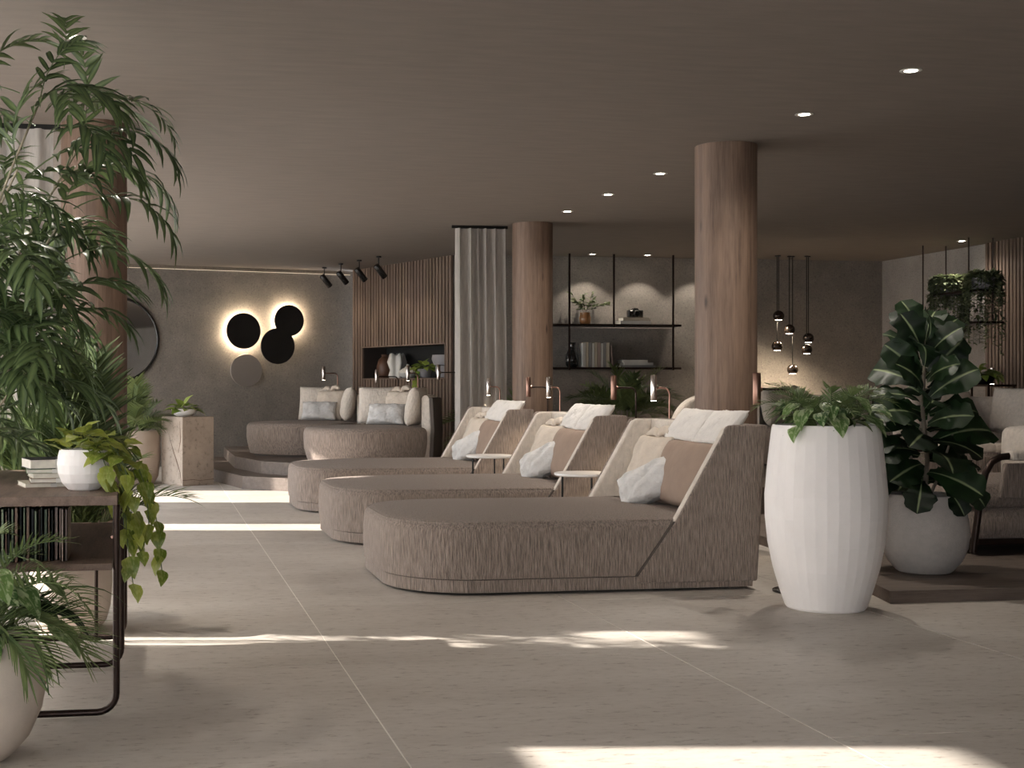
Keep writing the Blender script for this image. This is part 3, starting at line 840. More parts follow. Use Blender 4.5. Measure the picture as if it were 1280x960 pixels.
def book(name, label, loc, w, d, h, mcol, rotz=0, tilt=0, lying=False, group=None, cat='book'):
    """cover boards, spine and page block; upright: w = thickness along x, d = depth along y, h = height"""
    t = thing(name, label, cat, loc, rotz, group)
    if tilt: t.rotation_euler = (0, tilt, rotz)
    if not lying:
        MB().box(0, .003, 0, d, 0, h).box(w - .003, w, 0, d, 0, h).box(0, w, 0, .004, 0, h).build('cover', mcol, t, 0)
        MB().box(.003, w - .003, .004, d - .006, .004, h - .004).build('pages', M['paper'], t, 0)
    else:
        MB().box(0, w, 0, d, 0, .003).box(0, w, 0, d, h - .003, h).box(0, w, 0, .004, 0, h).build('cover', mcol, t, 0)
        MB().box(.005, w - .005, .004, d - .006, .003, h - .003).build('pages', M['paper'], t, 0)
    return t
bks = ['bk_white', 'bk_cream', 'bk_grey', 'bk_white', 'bk_cream', 'bk_rose', 'bk_white', 'bk_grey', 'bk_cream']
x = 5.80
for i in range(9):
    w = .032 + .008 * ((i * 7) % 3)
    book('book', ('white', 'cream', 'grey', 'white', 'cream', 'rose', 'white', 'grey', 'cream')[i] + ' upright book, ' + ORD[i] + ' from the dark vase on the lower wall shelf', (x, 17.5, 1.458), w, .2, .33 + .006 * ((i * 5) % 3), M[bks[i]], group='upright books on the lower wall shelf'); x += w + .002
book('book', 'thin rose-brown book leaning on the upright row of the lower wall shelf', (x + .034, 17.5, 1.459), .02, .2, .3, M['bk_rose'], tilt=-.09)
for k, (x0, w, h, mm, lab) in enumerate(((6.34, .5, .03, 'bk_grey', 'large grey book at the bottom of the flat stack on the lower shelf'), (6.38, .42, .035, 'bk_white', 'white book in the middle of the flat stack on the lower shelf'), (6.36, .36, .038, 'bk_white', 'white book on top of the flat stack on the lower shelf'))):
    book('book', lab, (x0, 17.5, 1.458 + sum((.03, .035, .038)[:k])), w, .22, h, M[mm], lying=True)
for k, (x0, w, h, mm, lab) in enumerate(((6.33, .44, .05, 'bk_white', 'white book at the bottom of the stack under the black camera'), (6.37, .38, .045, 'bk_cream', 'pale book directly under the black camera'))):
    book('book', lab, (x0, 17.5, 2.048 + (.05 if k else 0)), w, .22, h, M[mm], lying=True)
t = thing('camera', 'vintage black camera on a stack of books on the upper wall shelf', 'camera', (6.47, 17.56, 2.143))
MB().box(0, .21, 0, .09, 0, .105).build('body', M['black'], t, 0, bevel=.012)
MB().prism([(.06, .105), (.15, .105), (.135, .13), (.075, .13)], .01, .08, 'y').build('viewfinder', M['black'], t, 0)
MB().lathe([(.042, 0), (.042, .05), (.036, .055), (.03, .045)], 20, M=Matrix.Translation((.105, 0, .052)) @ Matrix.Rotation(PI / 2, 4, 'X'), cap1=True).build('lens_barrel', M['blackmetal'], t, 40)
MB().lathe([(.014, 0), (.014, .012)], 12, M=Matrix.Translation((.035, .045, .105)), cap1=True).build('shutter_dial', M['iron'], t, 40)

def vessel(name, label, cat, loc, prof, m, n=28, inner=None, group=None):
    t = thing(name, label, cat, loc, 0, group)
    MB().lathe(prof, n).build('body', m, t, 45)
    return t
vessel('glass_vase', 'dark smoked glass vase beside the upright books on the lower wall shelf', 'vase', (5.68, 17.62, 1.458), [(.06, 0), (.085, .03), (.095, .1), (.08, .18), (.05, .25), (.04, .3), (.052, .34), (.046, .34), (.034, .3), (.04, .25)], M['darkglass'])
amber = vessel('amber_vase', 'small amber glass vase holding leafy branches on the upper wall shelf', 'vase', (5.86, 17.6, 2.048), [(.06, 0), (.075, .02), (.08, .09), (.066, .14), (.07, .16), (.064, .16), (.06, .14), (.07, .08)], M['amber'])

# ---------------------------------------------------------------- niche ceramics
def on_slat(u, y, z=0):   # local wall frame -> world
    return (A0[0] + u * .3457 + y * .9384, A0[1] - u * .9384 + y * .3457, z)
zn = nz0 + .004
vessel('brown_vase', 'dark brown vase in the shadow at the left end of the niche', 'vase', on_slat(.62, .2, zn), [(.09, 0), (.12, .05), (.13, .18), (.1, .28), (.05, .33), (.06, .36), (.05, .36), (.045, .33)], M['brownceramic'])
t = thing('sculptural_vase', 'tall fluted white ceramic vase in the niche', 'vase', on_slat(1.0, .18, zn))
rings = []
for (r, z) in ((.1, 0), (.115, .03), (.09, .12), (.13, .24), (.1, .33), (.085, .355), (.07, .35)):
    rings.append([(r * (1 + .22 * math.cos(5 * a)) * math.cos(a), r * (1 + .22 * math.cos(5 * a)) * math.sin(a), z + (.02 * math.cos(5 * a) if z > .3 else 0)) for a in [2 * PI * k / 40 for k in range(40)]])
MB().loops(rings, cap1=False).build('body', M['ceramic'], t, 60)
t = vessel('lidded_jar', 'squat white lidded ceramic jar beside the fluted vase in the niche', 'jar', on_slat(1.36, .16, zn), [(.07, 0), (.12, .03), (.14, .075), (.11, .12), (.05, .15), (.045, .152)], M['ceramic'])
MB().lathe([(.05, .15), (.045, .165), (.015, .175), (.02, .2), (.001, .205)], 20, cap0=False).build('lid', M['ceramic'], t, 50)
for k, (z, r0, r1, hh, lab) in enumerate(((0, .12, .15, .17, 'lower grey ceramic bowl of the stacked pair in the niche'), (.172, .17, .2, .15, 'wide grey ceramic bowl stacked on another in the niche'))):
    vessel('grey_bowl', lab, 'bowl', on_slat(2.33, .2, zn + z), [(r0 * .7, 0), (r0, .01), (r1, hh * .6), (r1 * .96, hh), (r1 * .9, hh), (r1 * .9, hh * .6), (.01, .02)], M['greyceramic'])

# ---------------------------------------------------------------- pendants
PD = [(8.522, 2.168, 'smoked globe pendant hanging highest in the cluster'), (8.71, 1.982, 'smoked globe pendant second highest in the cluster'), (8.982, 1.862, 'smoked globe pendant farthest right in the cluster'),
      (8.51, 1.749, 'smoked globe pendant directly below the highest one'), (8.935, 1.706, 'smoked globe pendant just below the rightmost one'), (8.758, 1.429, 'smoked globe pendant hanging lowest in the cluster')]
globe = MB().lathe([(.075 * math.cos(rad(a)), .075 * math.sin(rad(a))) for a in range(-48, 91, 6)], 28, cap0=False).mesh('globe', M['black'], 60)
glens = MB().lathe([(.001, -.062), (.035, -.06), (.052, -.054)], 20, cap0=False).mesh('lens', M['lens'], 60)
M['globe'] = surf('smoked_globe', (.06, .045, .036), .18, .8, var=.1); globe.materials[0] = M['globe']
for i, (x, z, lab) in enumerate(PD):
    t = thing('globe_pendant', lab, 'pendant lamp', (x, 17.3 + .02 * ((i * 3) % 4 - 1.5), z), 0, 'globe pendants by the stone wall')
    inst('globe', globe, t); inst('lens', glens, t)
    MB().tube([(0, 0, .07), (0, 0, H - z)], .006, 5).build('cord', M['blackmetal'], t)
    MB().lathe([(.03, -.012), (.03, 0)], 14, M=Matrix.Translation((0, 0, H - z)), cap1=True).build('ceiling_cap', M['blackmetal'], t)
    lamp(t, 'SPOT', (0, 0, -.08), 30, spot=140, blend=.7, size=.04)

# ---------------------------------------------------------------- hanging shelf at right
t = thing('hanging_plant_shelf', 'two-tier hanging metal shelf at right carrying trailing plants', 'shelf', (9.9, 15.2, 0))
for z in (2.34, 1.955):
    MB().box(-.17, .17, -.62, .72 if z < 2 else .40, z, z + .025).build('shelf_board', M['iron'], t, 0)
for (x, y) in ((-.16, .55), (.16, .55), (-.16, -.42), (.16, -.42)):
    MB().tube([(x, y, 1.95), (x, y, H)], .009, 6).build('shelf_rod', M['iron'], t)
t = thing('plant_stand', 'tall dark metal stand carrying a leafy bowl below the hanging shelf', 'plant stand', (9.6, 14.35, 0))
MB().box(-.18, .18, -.42, .42, 1.2, 1.225).build('top', M['iron'], t, 0)
for (x, y) in ((-.16, .4), (.16, .4), (-.16, -.4), (.16, -.4)):
    MB().box(x - .01, x + .01, y - .01, y + .01, 0, 1.2).build('leg', M['iron'], t, 0)

# ---------------------------------------------------------------- console table at left
t = thing('console_table', 'long dark wooden side table with bent metal loop legs at left', 'table', (0, 0, 0))
XA, XB = -.86, -.125
MB().box(XA, XB, 4.98, 6.55, .785, .82).build('tabletop', M['table_wood'], t, 0, bevel=.003)
MB().box(XA, XB - .02, 5.0, 6.5, .545, .57).build('lower_shelf', M['table_wood'], t, 0, bevel=.003)
for k, y in enumerate((5.02, 5.87, 6.5)):
    r = .07; x1 = XB - .005; x0 = XA + .005
    pts = [(x1, y, .785), (x1, y, .02 + r)] + [(x1 - r + r * math.cos(rad(a)), y, .02 + r + r * math.sin(rad(a))) for a in (-15, -30, -45, -60, -75, -90)] + \
          [(x0 + r - r * math.sin(rad(a)), y, .02 + r - r * math.cos(rad(a))) for a in (0, 15, 30, 45, 60, 75, 90)] + [(x0, y, .785)]
    mb = MB()
    pv = [Vector(p) for p in pts]
    mb.tube(pts, .013, 8)
    mb.build('loop_leg', M['iron'], t, 50)
MB().tube([(-.262, 6.48, .0), (-.262, 6.48, .545)], .009, 8).build('inner_leg', M['iron'], t)
MB().tube([(XB - .02, 5.02, .665), (XB - .02, 6.5, .665)], .006, 6).build('side_rail', M['copper'], t)

# things on the lower shelf
x = -.64
for i in range(26):
    w = R.uniform(.008, .015)
    d = R.uniform(-.02, .03)
    mm = M[('bk_black', 'bk_dark', 'bk_brown', 'bk_dark', 'bk_grey', 'bk_green', 'bk_dark', 'bk_cream')[(i * 5 + i // 3) % 8]] if i < 22 else M['bk_rose']
    o = book('magazine', 'thin dark magazine, ' + ORD[i] + ' from the left in the row on the lower table shelf' if i < 22 else 'thin rose-grey magazine, ' + ORD[25 - i] + ' from the right end of the row on the lower table shelf', (x, 5.10 + d, .571), w, .2, R.uniform(.185, .205), mm,
         group='dark magazines on the lower table shelf' if i < 22 else 'pale magazines on the lower table shelf', cat='magazine')
    x += w + .0015
x = -.845
for i in range(6):
    w = R.uniform(.02, .034)
    book('book', ('cream', 'grey', 'white', 'brown', 'white', 'grey')[i] + ' upright book, ' + ORD[i] + ' from the left end of the lower table shelf', (x, 5.16, .571), w, .16, R.uniform(.16, .2), M[('bk_cream', 'bk_grey', 'bk_white', 'bk_brown', 'bk_white', 'bk_grey')[i]], group='pale books on the lower table shelf'); x += w + .002
# stack of books on the table
hs = [.017, .018, .02, .016, .038]
zz = .82
for i, (h, mm, lab, dx, rz) in enumerate(zip(hs, ('bk_cream', 'bk_brown', 'bk_cream', 'bk_green', 'bk_black'), ('cream book at the bottom of the stack beside the white planter bowl', 'brown book second from the bottom of the table stack', 'cream book in the middle of the table stack', 'pale green book second from the top of the table stack', 'thick black book on top of the table stack'), (-.02, .0, .01, -.015, .0), (.25, .12, .2, .1, .28))):
    t = thing('book', lab, 'book', (-.475 + dx, 5.42, zz), rz)
    MB().box(0, .25, 0, .19, 0, .002).box(0, .25, 0, .19, h - .002, h).box(.247, .25, 0, .19, 0, h).build('cover', M[mm], t, 0)
    MB().box(.003, .247, .004, .187, .002, h - .002).build('pages', M['paper'], t, 0)
    MB().box(.10, .125, -.001, .004, 0, h).build('spine_label', M['bk_white'], t, 0)
    zz += h + .0005

# ================================================================ plants
def profile(kind, s):
    if kind == 'lance': return math.sin(PI * min(1, s ** .8)) ** .8
    if kind == 'heart': return (math.sin(PI * s ** .55) ** .9) if s > 0 else 0
    if kind == 'fig': return (.16 + .84 * s ** 1.1) * math.sqrt(max(0, 1 - ((s - .66) / .34) ** 2)) if s > .66 else .16 + .84 * (s / .66) ** 1.25 * .98
    return math.sin(PI * s)

def leaf_mesh(name, L, Wd, m, kind='lance', a0=.3, curl=.9, fold=.25, n=7, wave=0, stalk=0, seed=0):
    """leaf growing along +x from the origin, arching in the x-z plane; midrib carries the 'rib' attribute"""
    r = random.Random(seed); ph = r.uniform(0, 6)
    vs = []; fs = []; rib = []
    x = z = 0
    pts = []
    for i in range(n + 1):
        s = i / n
        a = a0 - curl * s
        if i: x += L / n * math.cos(a); z += L / n * math.sin(a)
        pts.append((x, z, a, max(.0, profile(kind, s)) * Wd / 2))
    cols = (-1, -.55, -.10, 0, .10, .55, 1)
    for i, (x, z, a, w) in enumerate(pts):
        w = max(w, .0012)
        for c in cols:
            up = fold * abs(c) * w + wave * math.sin(i * 1.9 + ph + (1.5 if c > 0 else 0)) * w * abs(c) - .12 * c * c * w
            vs.append((x - up * math.sin(a), c * w, z + up * math.cos(a))); rib.append(1.0 if c == 0 else .0)
    k = len(cols)
    for i in range(n):
        for j in range(k - 1):
            fs.append((i * k + j, i * k + j + 1, (i + 1) * k + j + 1, (i + 1) * k + j))
    if stalk:
        b = len(vs)
        for i in range(3):
            t = i / 2
            for q in range(3):
                an = q * 2.094
                vs.append((-stalk * (1 - t), .004 * math.cos(an) * stalk * 8, -stalk * .35 * (1 - t) ** 2 + .004 * math.sin(an) * stalk * 8)); rib.append(1.0)
        for i in range(2):
            for q in range(3):
                fs.append((b + i * 3 + q, b + i * 3 + (q + 1) % 3, b + (i + 1) * 3 + (q + 1) % 3, b + (i + 1) * 3 + q))
    return finish(name, vs, fs, rib, m)

def finish(name, vs, fs, rib, m):
    me = bpy.data.meshes.new(name); me.from_pydata([tuple(v) for v in vs], [], fs)
    at = me.attributes.new('rib', 'FLOAT', 'POINT'); at.data.foreach_set('value', rib)
    me.materials.append(m)
    for p in me.polygons: p.use_smooth = True
    return me

def frond_mesh(name, L, pairs, ll, lw, m, a0=.9, curl=1.5, start=.25, ang=55, droop=.5, seed=0, tip=True, vee=.35, jit=.12):
    """pinnate frond along +x: a thin rachis with paired leaflets"""
    r = random.Random(seed)
    vs = []; fs = []; rib = []
    N = 14; P = []; x = z = 0
    for i in range(N + 1):
        a = a0 - curl * (i / N) ** 1.3
        if i: x += L / N * math.cos(a); z += L / N * math.sin(a)
        P.append((Vector((x, 0, z)), a))
    for i, (p, a) in enumerate(P):
        rr = .0045 * L * (1.25 - i / N) + .0008
        for q in range(3):
            an = q * 2.094
            vs.append((p.x - rr * math.sin(an) * math.sin(a), rr * math.cos(an), p.z + rr * math.sin(an) * math.cos(a))); rib.append(.8)
    for i in range(N):
        for q in range(3): fs.append((i * 3 + q, i * 3 + (q + 1) % 3, (i + 1) * 3 + (q + 1) % 3, (i + 1) * 3 + q))
    def at(s):
        f = s * N; i = min(N - 1, int(f)); t = f - i
        return P[i][0].lerp(P[i + 1][0], t), P[i][1] * (1 - t) + P[i + 1][1] * t
    items = []
    for k in range(pairs):
        s = start + (1 - start) * (k + .3) / pairs
        for sd in (-1, 1): items.append((min(.995, s + (.012 if sd > 0 else 0)), sd, rad(ang) * (1 - .35 * s)))
    if tip: items.append((1, 0, 0))
    for (s, sd, an) in items:
        o, a = at(s)
        e = math.sin(PI * (.18 + .72 * (s - start) / (1 - start)))
        l = ll * (.45 + .55 * e) * r.uniform(.85, 1.1); w = lw * r.uniform(.85, 1.1)
        t = Vector((math.cos(a), 0, math.sin(a))); nrm = Vector((-math.sin(a), 0, math.cos(a))); sd_v = Vector((0, 1, 0))
        an += r.uniform(-jit, jit)
        d = t * math.cos(an) + sd_v * (sd * math.sin(an)) + nrm * (vee * (1 if sd else 0) + r.uniform(-jit, jit)); d.normalize()
        side = d.cross(nrm).normalized(); b = len(vs)
        pos = Vector(o); n = 4
        for i in range(n + 1):
            q = i / n
            wv = w / 2 * (math.sin(PI * min(1, .12 + q * .88) ** .75) if q < 1 else 0) + .0004
            up = side.cross(d).normalized()
            if up.z < 0: up = -up
            for c in (-1, 0, 1):
                pt = pos + side * (c * wv) + up * (abs(c) * wv * .35)
                vs.append(tuple(pt)); rib.append(1.0 if c == 0 else 0.0)
            d = (d + Vector((0, 0, -droop * .28 * (.4 + q)))).normalized(); pos = pos + d * (l / n)
        for i in range(n):
            for c in range(2): fs.append((b + i * 3 + c, b + i * 3 + c + 1, b + (i + 1) * 3 + c + 1, b + (i + 1) * 3 + c))
    return finish(name, vs, fs, rib, m)

def orient(az, pitch, roll=0):
    return Matrix.Rotation(az, 3, 'Z') @ Matrix.Rotation(-pitch, 3, 'Y') @ Matrix.Rotation(roll, 3, 'X')

def pot(name, label, loc, prof, m, soil_z, soil_r, n=56, facets=False, group=None, cat='planter'):
    t = thing(name, label, cat, loc, 0, group)
    me = MB().lathe(prof, n).mesh('body', m, 40)
    if facets:
        me.set_sharp_from_angle(angle=rad(4.5))
    inst('body', me, t)
    MB().lathe([(soil_r, soil_z - .02), (soil_r, soil_z), (.001, soil_z + .012)], 28, cap0=True).build('soil', M['soil'], t, 40)
    return t

# ---- tall white planter by the nearest lounger
c0 = (3.66, 6.86)
tp = pot('tall_planter', 'tall white faceted planter with ferns and variegated leaves beside the nearest lounger', (*c0, 0),
    [(.205, 0), (.215, .012), (.245, .10), (.28, .22), (.308, .36), (.322, .50), (.324, .62), (.312, .76), (.297, .90), (.285, .995), (.281, 1.006), (.268, 1.006), (.262, .98), (.262, .9)], M['white_pot'], .95, .262, 34, True)
fern = [frond_mesh('fern_frond', .34, 20, .075, .008, M['fern_leaf'], 1.15, 1.9, .15, 60, .25, s) for s in (1, 2, 3)]
heart = [leaf_mesh('leaf', .125, .085, M['striped_leaf'], 'heart', .35, 1.1, .2, 7, .08, .07, s) for s in (1, 2)]
lance = [leaf_mesh('leaf', .26, .045, M['fern_leaf'], 'lance', 1.1, 1.9, .3, 9, .0, .02, s) for s in (1, 2)]
def mixed(t, z, rad_, nf, nh, nl, seed, fs=1, hs=1, ls=1, up=.15, front=None):
    r = random.Random(seed)
    for i in range(nf):
        az = i * 2.4 + r.uniform(-.3, .3)
        inst('frond', fern[i % 3], t, (rad_ * .45 * math.cos(az), rad_ * .45 * math.sin(az), z), orient(az, r.uniform(.0, .7), r.uniform(-.3, .3)), fs * r.uniform(.75, 1.1))
    for i in range(nh):
        az = i * 2.4 + 1 + r.uniform(-.3, .3); rr = rad_ * r.uniform(.5, 1.0); zz = z + .03 + .20 * hs * (1 - rr / rad_) + r.uniform(.0, .07)
        inst('leaf', heart[i % 2], t, (rr * math.cos(az), rr * math.sin(az), zz), orient(az + r.uniform(-.4, .4), r.uniform(-.7, .15), r.uniform(-.4, .4)), hs * r.uniform(.8, 1.2))
    for i in range(nl):
        az = i * 2.4 + 2 + r.uniform(-.3, .3)
        inst('leaf', lance[i % 2], t, (rad_ * .4 * math.cos(az), rad_ * .4 * math.sin(az), z), orient(az, r.uniform(-.2, .3), r.uniform(-.5, .5)), ls * r.uniform(.7, 1.1))
mixed(tp, .975, .25, 30, 26, 24, 5, 1.0, 1.3, 1.1)

# ---- fiddle leaf fig on the podium
c1 = (4.72, 7.62)
fp = pot('fig_planter', 'round grey sandy planter holding a dark fiddle leaf fig on the wooden podium', (*c1, .07),
    [(.15, 0), (.165, .01), (.215, .07), (.25, .15), (.262, .23), (.255, .32), (.238, .41), (.222, .478), (.21, .482), (.2, .478), (.21, .4)], M['grey_pot'], .42, .205, 64)
MB().tube([(0, 0, .4), (.015, -.01, .7), (-.01, .0, 1.0), (.01, .01, 1.35), (.0, .0, 1.5)], [.016, .014, .012, .009, .005], 8).tube([(.0, 0, .4), (.08, -.04, .6), (.16, -.05, .85)], [.012, .01, .006], 7).tube([(0, 0, .4), (-.07, -.03, .6), (-.13, -.02, .8)], [.012, .01, .006], 7).build('trunk', M['bark'], fp, 60)
figl = [leaf_mesh('leaf', .37, .29, M['fig_leaf'], 'fig', .30, 1.05, .24, 11, .14, .05, s) for s in (1, 2, 3)]
r = random.Random(11)
def face(d, n):
    """leaf pointing along d with its upper face turned towards n"""
    d = Vector(d).normalized(); n = Vector(n); n = (n - d * n.dot(d)).normalized(); y = n.cross(d)
    return Matrix((d, y, n)).transposed()
nn = 44
for i in range(nn):
    q = i / (nn - 1)
    z = .56 + (1.46 - .56) * q ** .9
    az = i * 2.399963 + .4
    pit = -.1 + 1.0 * q + r.uniform(-.2, .25)
    if q > .9: pit = r.uniform(.9, 1.25)
    k = (1.08 - .34 * q) * r.uniform(.85, 1.08)
    d = (math.cos(az) * math.cos(pit), math.sin(az) * math.cos(pit), math.sin(pit))
    nv = Vector((-.35 + r.uniform(-.6, .6), -.65 + r.uniform(-.5, .4), .75 + r.uniform(-.2, .3)))
    inst('leaf', figl[i % 3], fp, (.03 * math.cos(az), .03 * math.sin(az), z), face(d, nv), k)
for az, pit, z, k in ((-2.2, -.5, .55, .75), (-.7, -.6, .56, .7), (-1.3, -.7, .50, .55), (.2, .1, .70, 1.1), (-.2, .35, .80, 1.15), (-2.9, .15, .74, 1.05), (2.9, -.2, .6, .9)):
    q = .17 if pit < -.4 else .05
    inst('leaf', figl[0], fp, (q * math.cos(az), q * math.sin(az), z + (.02 if pit < -.4 else 0)), face((math.cos(az) * math.cos(pit), math.sin(az) * math.cos(pit), math.sin(pit)), (-.3, -.7, .7)), k)

# ---- bamboo palm beside the console table, its planter left of the view
palm_prof = [(.13, 0), (.145, .008), (.175, .05), (.195, .12), (.203, .22), (.203, .36), (.2, .44), (.188, .44), (.185, .4)]
bp = pot('palm_planter', 'tall bamboo palm with arching dark green fronds at the left, before the grey curtain', (-1.12, 6.45, 0), palm_prof, M['beige_pot'], .40, .186, 64)
palm = [frond_mesh('frond', .54, 8, .215, .033, M['palm_leaf'], a, cu, .2, 52, dr, s, True, .15, .28) for s, (a, cu, dr) in enumerate(((.75, 1.5, .8), (.95, 1.9, 1.2), (.5, 1.6, 1.1), (1.2, 1.3, .6), (.8, 1.7, 1.4)))]
r = random.Random(5)
canes = [((.05, -.05), (.64, -.50, 2.46)), ((.0, -.02), (.34, -.35, 2.52)), ((.08, .03), (.80, -.25, 2.32)), ((-.05, .0), (.55, -.55, 2.15)),
         ((.02, -.08), (.28, -.3, 2.25)), ((.1, 0), (.72, -.4, 1.95)), ((.0, -.1), (.42, -.5, 1.80)), ((.1, -.05), (.74, -.35, 1.62)), ((.06, -.05), (.48, -.55, 1.48)), ((-.06, -.05), (.25, -.5, 1.6)), ((.08, -.08), (.60, -.45, 1.30))]
for (b, tpt) in canes:
    pts = []
    for k in range(9):
        s = k / 8
        pts.append((b[0] + (tpt[0] - b[0]) * s ** 1.7, b[1] + (tpt[1] - b[1]) * s ** 1.7, .38 + (tpt[2] - .38) * s))
    MB().tube(pts, [.009 - .004 * k / 8 for k in range(9)], 7).build('cane', M['cane'], bp, 60)
    nf = 9
    for k in range(nf):
        s = .55 + .45 * k / (nf - 1)
        p = [b[0] + (tpt[0] - b[0]) * s ** 1.7, b[1] + (tpt[1] - b[1]) * s ** 1.7, .38 + (tpt[2] - .38) * s]
        az = r.gauss(-.35, 1.25)
        pit = -.45 + .8 * (s - .55) * 2 + r.uniform(-.25, .25)
        if k == nf - 1: pit = .6
        inst('frond', palm[r.randrange(5)], bp, p, orient(az, pit, r.uniform(-.4, .4)), r.uniform(.8, 1.1) * (.85 if k == nf - 1 else 1))

for p, az, pit, q, k in (((.742, -.5, 2.60), 1.75, .42, 3, .62), ((.86, -.5, 2.47), -.1, -.5, 0, .8), ((.82, -.45, 2.28), -.25, -.35, 1, .95), ((.55, -.45, 2.5), 2.9, -.3, 0, .9),
                         ((.78, -.45, 2.0), -.3, -.3, 4, 1.0), ((.70, -.4, 1.75), -.15, -.3, 1, 1.05), ((.50, -.5, 1.75), -1.2, -.3, 4, 1), ((.66, -.45, 2.42), -.6, -.2, 1, .9), ((.62, -.5, 2.35), 2.6, -.2, 4, .95), ((.72, -.5, 2.40), .5, -.1, 0, .9), ((.70, -.5, 2.25), -1.0, -.3, 1, 1.0),
                         ((.60, -.45, 2.15), -.3, -.2, 1, 1.1), ((.5, -.5, 2.3), 3.0, .1, 2, .9), ((.75, -.45, 2.15), .2, -.3, 4, 1.05), ((.45, -.5, 2.5), 2.2, -.1, 1, .85), ((.80, -.5, 2.38), -1.6, -.2, 1, .8)):
    inst('frond', palm[q], bp, p, orient(az, pit, .1), k)

# ---- round beige planter standing behind the console table
c2 = (-.40, 6.84)
ap = pot('round_planter', 'warm beige round planter standing behind the loop legs of the console table', (*c2, 0), palm_prof, M['beige_pot'], .40, .186, 64)

# ---- white bowl with pothos on the console table
c3 = (-.262, 5.29, .82)
pp = pot('pothos_bowl', 'white faceted bowl planter with trailing yellow-green pothos on the console table', c3,
    [(.052, 0), (.06, .004), (.083, .03), (.097, .065), (.101, .1), (.097, .135), (.091, .158), (.084, .158), (.083, .14)], M['white_pot'], .135, .083, 30, True)
poth = [leaf_mesh('leaf', .088, .068, M['pothos_leaf'], 'heart', .2, .8, .2, 7, .08, .03, s) for s in (1, 2, 3)]
r = random.Random(3)
vines = [[(.02, -.02, .15), (.10, -.03, .17), (.14, -.05, .08), (.16, -.06, -.08), (.17, -.05, -.22), (.19, -.06, -.36)],
         [(.03, 0, .15), (.11, .02, .15), (.17, .0, .02), (.20, -.02, -.12), (.22, -.02, -.24)],
         [(.03, .03, .15), (.09, .08, .19), (.15, .10, .1), (.19, .10, -.05), (.2, .08, -.2)],
         [(0, -.03, .15), (.06, -.08, .17), (.10, -.11, .06), (.12, -.12, -.03)],
         [(.03, 0, .15), (.08, .0, .22), (.13, -.02, .18), (.15, -.03, .0), (.155, -.04, -.15)],
         [(.03, .04, .15), (.12, .12, .2), (.22, .16, .1), (.27, .16, -.06), (.29, .14, -.22), (.30, .1, -.33)],
         [(.02, .03, .15), (.10, .10, .14), (.17, .14, .0), (.19, .16, -.2)],
         [(.03, -.02, .15), (.09, -.06, .2), (.15, -.10, .12), (.19, -.1, -.02), (.2, -.1, -.16)],
         [(.03, .02, .15), (.10, .06, .21), (.19, .05, .13), (.24, .04, .0), (.25, .03, -.14)]]
def on_path(P, s):
    f = s * (len(P) - 1); i = min(len(P) - 2, int(f)); t = f - i
    return Vector(P[i]).lerp(Vector(P[i + 1]), t)
for vi, P in enumerate(vines):
    sm = [on_path(P, k / 20) for k in range(21)]
    for _ in range(2): sm = [sm[0]] + [(sm[i - 1] + sm[i] * 2 + sm[i + 1]) / 4 for i in range(1, 20)] + [sm[20]]
    MB().tube(sm, .0022, 5).build('vine', M['stem'], pp, 60)
    for k in range(13):
        p = sm[min(20, int(2 + k * 1.5))]
        az = r.uniform(-2.9, 1.0); low = p.z < .1
        inst('leaf', poth[k % 3], pp, p, orient(az, -1.0 if low else r.uniform(-.4, .3), r.uniform(-.5, .5)), r.uniform(.75, 1.1))
for i in range(26):
    az = i * 2.4; rr = .09 * (i / 26) ** .5
    inst('leaf', poth[i % 3], pp, (rr * math.cos(az), rr * math.sin(az), .15 + .08 * (1 - i / 26)), orient(az, r.uniform(.0, .8), r.uniform(-.4, .4)), r.uniform(.8, 1.05))

# ---- round pot in the lower left corner
c4 = (-.61, 4.55)
cp = pot('corner_planter', 'round warm beige planter with grassy palm leaves in the lower left corner', (*c4, 0),
    [(.14, 0), (.155, .01), (.21, .07), (.25, .16), (.265, .24), (.258, .32), (.238, .38), (.225, .40), (.212, .4), (.215, .36)], M['beige_pot'], .37, .212, 72)
grass = [leaf_mesh('leaf', .34, .012, M['fern_leaf'], 'lance', 1.25, 2.2, .3, 9, 0, 0, s) for s in (1, 2)]
fan = [frond_mesh('frond', .40, 26, .20, .008, M['fern_leaf'], .9, 2.1, .2, 38, .25, s) for s in (5, 6)]
strap = leaf_mesh('leaf', .27, .04, M['fig_leaf'], 'lance', .75, 2.0, .25, 9, 0, .02, 4)
mixed(cp, .40, .2, 14, 26, 14, 8, 1.35, 1.15, 1.2)
for p, az, k in (((.24, .0, .30), .1, 1.25), ((.27, -.03, .16), -.3, 1.35), ((.17, -.12, .30), -.6, 1.2), ((.10, -.16, .36), -.9, 1.2), ((.22, -.08, .22), -.2, 1.3), ((.2, .06, .36), .5, 1.2), ((.05, -.2, .2), -1.4, 1.2)):
    inst('leaf', heart[int(k * 100) % 2], cp, (p[0], p[1], p[2] + .38 - .1), orient(az, -.55, .2), k)
r = random.Random(21)
for i in range(44):
    az = i * 2.4 + r.uniform(-.3, .3)
    inst('leaf', grass[i % 2], cp, (.12 * math.cos(az), .12 * math.sin(az), .38), orient(az, r.uniform(-.35, .4), r.uniform(-.4, .4)), r.uniform(.9, 1.6))
for az, k in ((-1.0, 1), (-.35, .95), (-1.7, .9), (.4, .95), (-.7, .8)):
    inst('frond', fan[int(k * 20) % 2], cp, (.1 * math.cos(az), .1 * math.sin(az), .38), orient(az, .0, .2), k)
for az, k in ((.0, 1.05), (.5, .9), (-.25, 1.15), (-2.2, .9), (1.4, 1)):
    inst('leaf', strap, cp, (.17 * math.cos(az), .17 * math.sin(az), .46), orient(az, .05, .3), k)

